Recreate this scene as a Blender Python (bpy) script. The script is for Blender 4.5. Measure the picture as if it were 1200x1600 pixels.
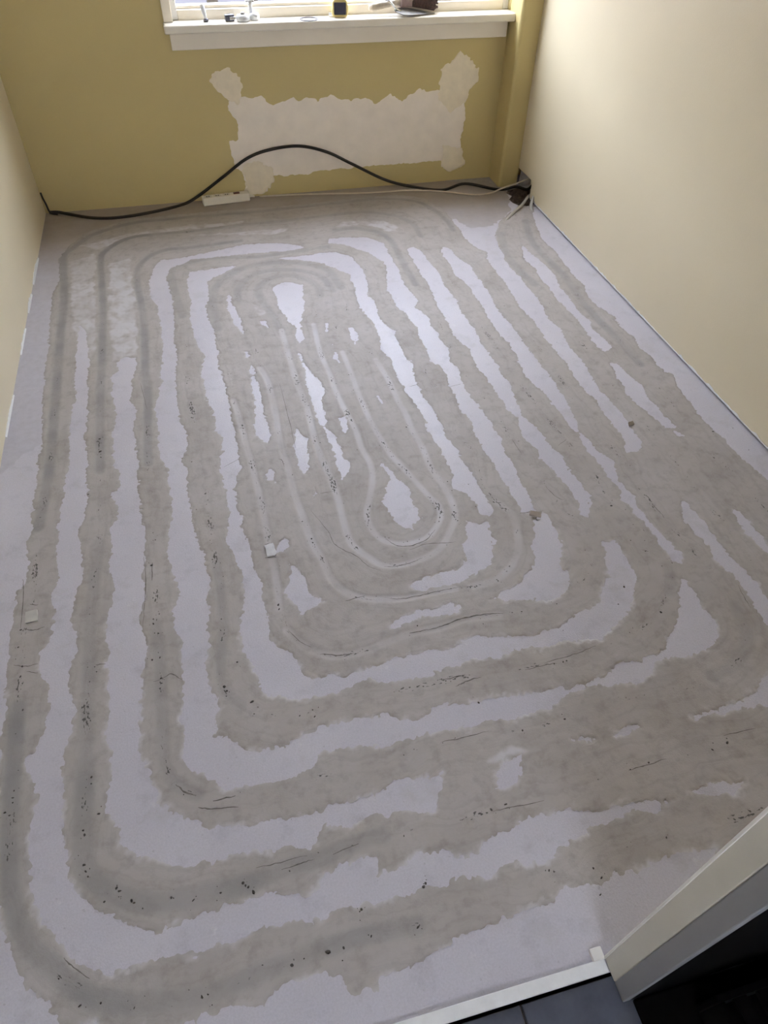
import bpy, bmesh, math, random
import numpy as np
from mathutils import Matrix, Vector

random.seed(7)
for o in list(bpy.data.objects):
    bpy.data.objects.remove(o, do_unlink=True)
scene = bpy.context.scene
COL = scene.collection

# ------------------------------------------------------------------ camera, world, light, exposure
CAM_Z = 1.55
AX = (0.968808, -0.247002, 0.020049)
AY = (0.165479, 0.705028, 0.689603)
AZ = (-0.184468, -0.664775, 0.72391)
cam_data = bpy.data.cameras.new('camera')
cam_data.sensor_fit = 'VERTICAL'
cam_data.sensor_height = 36.0
cam_data.lens = 1087.33 / 1600.0 * 36.0
cam_data.clip_start = 0.01
cam = bpy.data.objects.new('camera', cam_data)
COL.objects.link(cam)
cam.matrix_world = Matrix(((AX[0], AY[0], AZ[0], 0), (AX[1], AY[1], AZ[1], 0), (AX[2], AY[2], AZ[2], CAM_Z), (0, 0, 0, 1)))
scene.camera = cam

world = bpy.data.worlds.new('sky')
scene.world = world
world.use_nodes = True
wn = world.node_tree
bg = wn.nodes['Background']
bg.inputs['Color'].default_value = (0.80, 0.86, 1.0, 1)
bg.inputs['Strength'].default_value = 8.0

portal_data = bpy.data.lights.new('window_portal', 'AREA')
portal_data.shape = 'RECTANGLE'
portal_data.size = 1.55
portal_data.size_y = 1.30
portal_data.cycles.is_portal = True
portal = bpy.data.objects.new('window_portal', portal_data)
COL.objects.link(portal)
portal.location = (0.825, 4.13, 1.48)
portal.rotation_euler = (math.radians(-90), 0, 0)

portal2_data = bpy.data.lights.new('fill_window_portal', 'AREA')  # portal of the hall window added to lighten the near floor
portal2_data.shape = 'RECTANGLE'
portal2_data.size = 1.0
portal2_data.size_y = .9
portal2_data.cycles.is_portal = True
portal2 = bpy.data.objects.new('fill_window_portal', portal2_data)
COL.objects.link(portal2)
portal2.location = (-.075, -2.07, 1.60)
portal2.rotation_euler = (math.radians(90), 0, 0)

vs = scene.view_settings
vs.view_transform = 'Standard'
vs.look = 'None'
vs.gamma = 1.0
vs.use_curve_mapping = False
vs.exposure = 0.70

# ------------------------------------------------------------------ helpers
def link(name, me, mat=None, parent=None):
    o = bpy.data.objects.new(name, me)
    COL.objects.link(o)
    if mat:
        me.materials.append(mat)
    if parent:
        o.parent = parent
    return o

def from_bm(name, bm, mat=None, parent=None, smooth=False):
    bmesh.ops.recalc_face_normals(bm, faces=bm.faces[:])
    me = bpy.data.meshes.new(name)
    bm.to_mesh(me)
    bm.free()
    if smooth:
        for p in me.polygons:
            p.use_smooth = True
    return link(name, me, mat, parent)

def add_box(bm, x0, x1, y0, y1, z0, z1, bevel=0.0, seg=2):
    r = bmesh.ops.create_cube(bm, size=1)
    vsx = r['verts']
    for v in vsx:
        v.co = Vector((x0 + (v.co.x + .5) * (x1 - x0), y0 + (v.co.y + .5) * (y1 - y0), z0 + (v.co.z + .5) * (z1 - z0)))
    if bevel > 0:
        es = list({e for v in vsx for e in v.link_edges})
        bmesh.ops.bevel(bm, geom=es, offset=bevel, segments=seg, affect='EDGES', profile=.5)

def box_obj(name, dims, mat, parent=None, bevel=0.0, seg=2):
    bm = bmesh.new()
    add_box(bm, *dims, bevel=bevel, seg=seg)
    return from_bm(name, bm, mat, parent)

def structure(o):
    o['kind'] = 'structure'
    return o

def tag(o, label, cat, group=None):
    o['label'] = label
    o['category'] = cat
    if group:
        o['group'] = group
    return o

def empty(name, loc=(0, 0, 0), rz=0.0):
    o = bpy.data.objects.new(name, None)
    COL.objects.link(o)
    o.location = loc
    o.rotation_euler = (0, 0, rz)
    o.empty_display_size = .05
    return o

def catmull(pts, n=6):
    P = [np.array(p, float) for p in pts]
    P = [2 * P[0] - P[1]] + P + [2 * P[-1] - P[-2]]
    out = []
    for i in range(1, len(P) - 2):
        a, b, c, d = P[i - 1], P[i], P[i + 1], P[i + 2]
        for k in range(n):
            t = k / n
            out.append(.5 * (2 * b + (c - a) * t + (2 * a - 5 * b + 4 * c - d) * t * t + (3 * b - a - 3 * c + d) * t ** 3))
    out.append(P[-2])
    return np.array(out)

def tube(bm, pts, r, seg=10, caps=True):
    pts = [Vector(p) for p in pts]
    rad = r if hasattr(r, '__len__') else [r] * len(pts)
    rings = []
    up = None
    for i, p in enumerate(pts):
        t = (pts[min(i + 1, len(pts) - 1)] - pts[max(i - 1, 0)]).normalized()
        if up is None:
            a = Vector((0, 0, 1)) if abs(t.z) < .9 else Vector((1, 0, 0))
            up = t.cross(a).normalized()
        else:
            up = (up - t * up.dot(t)).normalized()
        s = t.cross(up)
        rings.append([bm.verts.new(p + (up * math.cos(2 * math.pi * k / seg) + s * math.sin(2 * math.pi * k / seg)) * rad[i]) for k in range(seg)])
    for a, b in zip(rings, rings[1:]):
        for k in range(seg):
            bm.faces.new((a[k], a[(k + 1) % seg], b[(k + 1) % seg], b[k]))
    if caps:
        bm.faces.new(rings[0][::-1])
        bm.faces.new(rings[-1])

def lathe(bm, prof, seg=20, c=(0, 0, 0)):
    rings = []
    for r, z in prof:
        rings.append([bm.verts.new((c[0] + r * math.cos(2 * math.pi * k / seg), c[1] + r * math.sin(2 * math.pi * k / seg), c[2] + z)) for k in range(seg)])
    for a, b in zip(rings, rings[1:]):
        for k in range(seg):
            bm.faces.new((a[k], a[(k + 1) % seg], b[(k + 1) % seg], b[k]))
    bm.faces.new(rings[0][::-1])
    bm.faces.new(rings[-1])

# ------------------------------------------------------------------ materials
def new_mat(name):
    m = bpy.data.materials.new(name)
    m.use_nodes = True
    return m, m.node_tree.nodes, m.node_tree.links, m.node_tree.nodes['Principled BSDF']

def noise_node(N, L, scale, detail=3.0, rough=.55, vec=None):
    n = N.new('ShaderNodeTexNoise')
    n.inputs['Scale'].default_value = scale
    n.inputs['Detail'].default_value = detail
    n.inputs['Roughness'].default_value = rough
    if vec is not None:
        L.new(vec, n.inputs['Vector'])
    return n

def ramp(N, L, fac, stops):
    r = N.new('ShaderNodeValToRGB')
    while len(r.color_ramp.elements) < len(stops):
        r.color_ramp.elements.new(.5)
    for e, (p, c) in zip(r.color_ramp.elements, stops):
        e.position = p
        e.color = (*c, 1) if len(c) == 3 else c
    L.new(fac, r.inputs['Fac'])
    return r

def mixc(N, L, fac, a, b, mode='MIX'):
    m = N.new('ShaderNodeMix')
    m.data_type = 'RGBA'
    m.blend_type = mode
    if isinstance(fac, (int, float)):
        m.inputs[0].default_value = fac
    else:
        L.new(fac, m.inputs[0])
    for i, v in ((6, a), (7, b)):
        if isinstance(v, tuple):
            m.inputs[i].default_value = (*v, 1)
        else:
            L.new(v, m.inputs[i])
    return m.outputs[2]

def bump(N, L, B, height, strength, dist, prev=None):
    b = N.new('ShaderNodeBump')
    b.inputs['Strength'].default_value = strength
    b.inputs['Distance'].default_value = dist
    L.new(height, b.inputs['Height'])
    if prev is not None:
        L.new(prev, b.inputs['Normal'])
    L.new(b.outputs[0], B.inputs['Normal'])
    return b.outputs[0]

def plain(name, col, rough=.6, var=.06, scale=30, metallic=0.0, bumpd=0.0, coat=0.0, spec=.5):
    m, N, L, B = new_mat(name)
    tc = N.new('ShaderNodeTexCoord')
    n = noise_node(N, L, scale, vec=tc.outputs['Object'])
    r = ramp(N, L, n.outputs['Fac'], [(.3, tuple(max(0, c * (1 - var)) for c in col)), (.7, tuple(min(1, c * (1 + var)) for c in col))])
    L.new(r.outputs[0], B.inputs['Base Color'])
    B.inputs['Roughness'].default_value = rough
    B.inputs['Metallic'].default_value = metallic
    B.inputs['Specular IOR Level'].default_value = spec
    if coat:
        B.inputs['Coat Weight'].default_value = coat
    if bumpd:
        bump(N, L, B, n.outputs['Fac'], .5, bumpd)
    return m

def paint(name, col, rough=.5):
    # roller-painted plaster: fine orange-peel relief, faint cloudy tint
    m, N, L, B = new_mat(name)
    tc = N.new('ShaderNodeTexCoord')
    a = noise_node(N, L, 1.6, 3, vec=tc.outputs['Object'])
    b = noise_node(N, L, 260, 2, vec=tc.outputs['Object'])
    r = ramp(N, L, a.outputs['Fac'], [(.3, tuple(c * .965 for c in col)), (.7, tuple(min(1, c * 1.03) for c in col))])
    L.new(r.outputs[0], B.inputs['Base Color'])
    B.inputs['Roughness'].default_value = rough
    bump(N, L, B, b.outputs['Fac'], .35, .0012)
    return m

def screed_mat():
    m, N, L, B = new_mat('pale_screed')
    tc = N.new('ShaderNodeTexCoord')
    co = tc.outputs['Object']
    big = noise_node(N, L, 2.2, 4, vec=co)
    mid = noise_node(N, L, 14, 5, .65, vec=co)
    fine = noise_node(N, L, 240, 4, .7, vec=co)
    spk = noise_node(N, L, 90, 2, .5, vec=co)
    c0 = ramp(N, L, big.outputs['Fac'], [(.3, (.58, .555, .615)), (.7, (.645, .62, .675))]).outputs[0]
    c1 = ramp(N, L, mid.outputs['Fac'], [(.25, (.84, .84, .84)), (.45, (1, 1, 1)), (.72, (1, .995, .985))]).outputs[0]
    c = mixc(N, L, 1.0, c0, c1, 'MULTIPLY')
    cs = ramp(N, L, spk.outputs['Fac'], [(.70, (1, 1, 1)), (.76, (.78, .77, .76))]).outputs[0]
    c = mixc(N, L, .7, c, cs, 'MULTIPLY')
    cf = ramp(N, L, fine.outputs['Fac'], [(.3, (.86, .86, .86)), (.7, (1.0, 1.0, 1.0))]).outputs[0]
    c = mixc(N, L, 1.0, c, cf, 'MULTIPLY')
    # thin smears of filler residue and pale crusty scuffs
    sm = noise_node(N, L, 5.5, 7, .72, vec=co)
    fm = ramp(N, L, sm.outputs['Fac'], [(.56, (0, 0, 0)), (.66, (1, 1, 1))]).outputs[0]
    mf = N.new('ShaderNodeMath'); mf.operation = 'MULTIPLY'
    L.new(fm, mf.inputs[0]); mf.inputs[1].default_value = .38
    c = mixc(N, L, mf.outputs[0], c, (.46, .44, .445))
    sc = noise_node(N, L, 21, 6, .75, vec=co)
    fs = ramp(N, L, sc.outputs['Fac'], [(.62, (0, 0, 0)), (.70, (1, 1, 1))]).outputs[0]
    mg = N.new('ShaderNodeMath'); mg.operation = 'MULTIPLY'
    L.new(fs, mg.inputs[0]); mg.inputs[1].default_value = .5
    c = mixc(N, L, mg.outputs[0], c, (.72, .70, .71))
    L.new(c, B.inputs['Base Color'])
    rr = N.new('ShaderNodeMapRange')
    L.new(mid.outputs['Fac'], rr.inputs[0])
    rr.inputs[3].default_value = .30
    rr.inputs[4].default_value = .48
    L.new(rr.outputs[0], B.inputs['Roughness'])
    p = bump(N, L, B, big.outputs['Fac'], .35, .01)
    p = bump(N, L, B, mid.outputs['Fac'], .25, .003, p)
    bump(N, L, B, fine.outputs['Fac'], .5, .0014, p)
    return m

def filler_mat():
    # troweled levelling compound: streaks run along the pipe (UV = metres along / across the groove)
    m, N, L, B = new_mat('grey_filler')
    tc = N.new('ShaderNodeTexCoord')
    co = tc.outputs['Object']
    uv = N.new('ShaderNodeUVMap')
    uv.uv_map = 'along'
    wob = noise_node(N, L, 7, 4, .6, vec=co)
    sb = N.new('ShaderNodeVectorMath'); sb.operation = 'SUBTRACT'
    L.new(wob.outputs['Color'], sb.inputs[0])
    sb.inputs[1].default_value = (.5, .5, .5)
    sca = N.new('ShaderNodeVectorMath'); sca.operation = 'MULTIPLY'
    L.new(sb.outputs[0], sca.inputs[0])
    sca.inputs[1].default_value = (.25, .075, 0)
    adv = N.new('ShaderNodeVectorMath'); adv.operation = 'ADD'
    L.new(uv.outputs[0], adv.inputs[0])
    L.new(sca.outputs[0], adv.inputs[1])
    mp = N.new('ShaderNodeMapping')
    L.new(adv.outputs[0], mp.inputs[0])
    mp.inputs['Scale'].default_value = (4, 55, 1)
    st = noise_node(N, L, 1.0, 4, .6, vec=mp.outputs[0])
    mp2 = N.new('ShaderNodeMapping')
    L.new(adv.outputs[0], mp2.inputs[0])
    mp2.inputs['Scale'].default_value = (9, 260, 1)
    st2 = noise_node(N, L, 1.0, 3, .6, vec=mp2.outputs[0])
    big = noise_node(N, L, 4.2, 7, .68, vec=co)
    mid = noise_node(N, L, 26, 5, .65, vec=co)
    fine = noise_node(N, L, 300, 3, .7, vec=co)
    at = N.new('ShaderNodeAttribute')
    at.attribute_name = 'tone'
    gr = N.new('ShaderNodeAttribute')
    gr.attribute_name = 'groove'
    base = ramp(N, L, big.outputs['Fac'], [(.30, (.375, .340, .314)), (.50, (.436, .400, .377)), (.70, (.476, .443, .430))]).outputs[0]
    s1 = ramp(N, L, st.outputs['Fac'], [(.28, (.72, .705, .69)), (.5, (1, 1, 1)), (.75, (1.0, 1.0, 1.0))]).outputs[0]
    c = mixc(N, L, .42, base, s1, 'MULTIPLY')
    s2 = ramp(N, L, mid.outputs['Fac'], [(.30, (.78, .765, .75)), (.5, (1, 1, 1)), (.68, (1.0, 1.0, 1.0))]).outputs[0]
    c = mixc(N, L, .8, c, s2, 'MULTIPLY')
    s3 = ramp(N, L, st2.outputs['Fac'], [(.24, (.80, .79, .78)), (.38, (1, 1, 1))]).outputs[0]
    c = mixc(N, L, .35, c, s3, 'MULTIPLY')
    # finer, later fill in the channels: greyer (tone < 0) or paler (tone > 0)
    neg = N.new('ShaderNodeMapRange')
    L.new(at.outputs['Fac'], neg.inputs[0])
    neg.inputs[1].default_value = 0
    neg.inputs[2].default_value = -1
    neg.inputs[3].default_value = 0
    neg.inputs[4].default_value = .85
    c = mixc(N, L, neg.outputs[0], c, (.245, .24, .235))
    pos = N.new('ShaderNodeMapRange')
    L.new(at.outputs['Fac'], pos.inputs[0])
    pos.inputs[1].default_value = 0
    pos.inputs[2].default_value = 1
    pos.inputs[3].default_value = 0
    pos.inputs[4].default_value = .85
    c = mixc(N, L, pos.outputs[0], c, (.60, .585, .605))
    # small air pits along the channels
    mp3 = N.new('ShaderNodeMapping')
    L.new(uv.outputs[0], mp3.inputs[0])
    mp3.inputs['Scale'].default_value = (90, 190, 1)
    pit = noise_node(N, L, 1.0, 2, .5, vec=mp3.outputs[0])
    clus = noise_node(N, L, 9, 2, .5, vec=co)
    mul = N.new('ShaderNodeMath'); mul.operation = 'MULTIPLY'
    L.new(pit.outputs['Fac'], mul.inputs[0])
    L.new(clus.outputs['Fac'], mul.inputs[1])
    mul2 = N.new('ShaderNodeMath'); mul2.operation = 'MULTIPLY'
    L.new(mul.outputs[0], mul2.inputs[0])
    L.new(gr.outputs['Fac'], mul2.inputs[1])
    pr = N.new('ShaderNodeMapRange')
    L.new(mul2.outputs[0], pr.inputs[0])
    pr.inputs[1].default_value = .37
    pr.inputs[2].default_value = .41
    c = mixc(N, L, pr.outputs[0], c, (.10, .095, .085))
    L.new(c, B.inputs['Base Color'])
    B.inputs['Roughness'].default_value = .62
    B.inputs['Specular IOR Level'].default_value = .4
    p = bump(N, L, B, st.outputs['Fac'], .18, .002)
    p = bump(N, L, B, mid.outputs['Fac'], .3, .002, p)
    bump(N, L, B, fine.outputs['Fac'], .35, .0008, p)
    return m

def slate_mat():
    m, N, L, B = new_mat('blue_slate')
    tc = N.new('ShaderNodeTexCoord')
    n = noise_node(N, L, 9, 6, .6, vec=tc.outputs['Object'])
    r = ramp(N, L, n.outputs['Fac'], [(.3, (.055, .062, .085)), (.7, (.12, .13, .165))])
    L.new(r.outputs[0], B.inputs['Base Color'])
    B.inputs['Roughness'].default_value = .38
    bump(N, L, B, n.outputs['Fac'], .3, .002)
    return m

def glass_mat():
    m, N, L, B = new_mat('window_glass')
    B.inputs['Base Color'].default_value = (.97, .98, 1, 1)
    B.inputs['Roughness'].default_value = 0.0
    B.inputs['Transmission Weight'].default_value = 1.0
    B.inputs['IOR'].default_value = 1.0
    B.inputs['Specular IOR Level'].default_value = .5
    return m

M_SCREED = screed_mat()
M_FILLER = filler_mat()
def shade_mat():
    # screed with shade painted in: grey by the left wall, browner at the back
    m, N, L, B = new_mat('shaded_screed')
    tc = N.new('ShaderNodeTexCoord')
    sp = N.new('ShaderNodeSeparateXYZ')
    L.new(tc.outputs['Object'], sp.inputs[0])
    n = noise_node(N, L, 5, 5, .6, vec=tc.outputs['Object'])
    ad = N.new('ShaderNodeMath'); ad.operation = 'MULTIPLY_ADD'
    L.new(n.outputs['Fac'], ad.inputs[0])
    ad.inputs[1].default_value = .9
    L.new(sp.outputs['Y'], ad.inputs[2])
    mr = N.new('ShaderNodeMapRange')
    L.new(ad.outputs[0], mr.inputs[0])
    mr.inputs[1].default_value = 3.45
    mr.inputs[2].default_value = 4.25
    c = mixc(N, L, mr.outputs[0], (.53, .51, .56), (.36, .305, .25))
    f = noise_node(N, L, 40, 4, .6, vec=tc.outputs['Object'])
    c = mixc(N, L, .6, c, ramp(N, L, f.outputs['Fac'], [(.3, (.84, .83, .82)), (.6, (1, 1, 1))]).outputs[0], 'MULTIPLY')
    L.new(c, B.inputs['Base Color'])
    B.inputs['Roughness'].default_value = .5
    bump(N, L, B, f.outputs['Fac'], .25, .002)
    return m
M_SHADE = shade_mat()
M_WALL = paint('cream_wall_paint', (.78, .685, .49), .42)
M_BACK = paint('shaded_wall_paint', (.63, .51, .228), .5)  # wall paint with the back wall's shade and yellow bounce put into the colour
M_CEIL = paint('white_ceiling_paint', (.80, .78, .74), .8)
M_PLASTER = plain('bare_plaster', (.94, .845, .725), .8, .04, 12, bumpd=.001)
M_SKIM = plain('thin_skim_coat', (.89, .785, .60), .75, .05, 26, bumpd=.0012)
M_GREYPL = plain('broken_plaster', (.60, .54, .50), .9, .12, 40, bumpd=.004)
M_WHITEW = plain('white_gloss_paint', (.84, .82, .78), .3, .02, 8)
M_CREAMW = plain('cream_gloss_paint', (.92, .84, .70), .4, .02, 8)
M_SILL = plain('sill_gloss_paint', (.88, .82, .70), .3, .02, 8)
M_TRIM = plain('off_white_trim', (.80, .80, .80), .5, .05, 40)
M_JAMB = plain('jamb_paint', (.66, .63, .56), .5, .03, 10)
M_JGREY = plain('grey_frame_paint', (.27, .27, .28), .5, .04, 10)
M_SLATE = slate_mat()
M_GLASS = glass_mat()
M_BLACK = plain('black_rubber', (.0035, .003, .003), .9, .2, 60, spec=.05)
M_CABLE = plain('black_cable', (.022, .017, .012), .5, .2, 80)
M_WCABLE = plain('cream_cable', (.66, .58, .45), .5, .05, 60)
M_STRIP = plain('cream_plastic', (.83, .765, .63), .4, .03, 20)
M_STRIPTOP = plain('socket_recess_plastic', (.74, .67, .52), .5, .03, 20)
M_DARK = plain('dark_hole', (.05, .035, .025), .8, .2, 60)
M_RED = plain('brown_red_switch', (.22, .075, .045), .4, .1, 30)
M_PIPE = plain('grey_plastic_pipe', (.52, .50, .46), .4, .06, 40)
M_PIT = plain('brown_rubble', (.17, .125, .10), .95, .35, 70, bumpd=.012)
M_GRIT = plain('dark_grit', (.07, .062, .052), .9, .4, 200)
M_CRACK = plain('dark_crack', (.17, .155, .14), .95, .3, 120)
M_FLAKE = plain('pale_flake', (.66, .65, .67), .6, .08, 60)
M_YEL = plain('yellow_plastic', (.82, .66, .28), .4, .05, 30)
M_TAPEB = plain('dark_blue_black_plastic', (.045, .045, .075), .4, .2, 40)
M_BRIST = plain('dark_brown_bristle', (.085, .05, .045), .9, .35, 120, bumpd=.004)
M_WOOD = plain('pale_worn_wood', (.56, .48, .37), .6, .15, 40)
M_FERR = plain('brown_ferrule', (.34, .24, .22), .5, .2, 60)
M_STEEL = plain('dull_steel', (.30, .29, .27), .45, .18, 50, metallic=.35)
M_CHROME = plain('bright_steel', (.75, .76, .78), .2, .05, 30, metallic=1.0)
M_CLEAR = plain('milky_plastic', (.72, .73, .74), .25, .06, 40)
M_DGREY = plain('dark_grey_metal', (.12, .12, .15), .3, .2, 60, metallic=.6)
M_PAVE = plain('grey_paving', (.05, .047, .051), .9, .08, 4)
M_BRICK = plain('brown_brick', (.20, .12, .085), .9, .2, 6)
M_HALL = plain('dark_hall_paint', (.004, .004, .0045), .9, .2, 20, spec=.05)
M_HALLW = paint('pale_hall_paint', (.62, .59, .54), .7)

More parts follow.
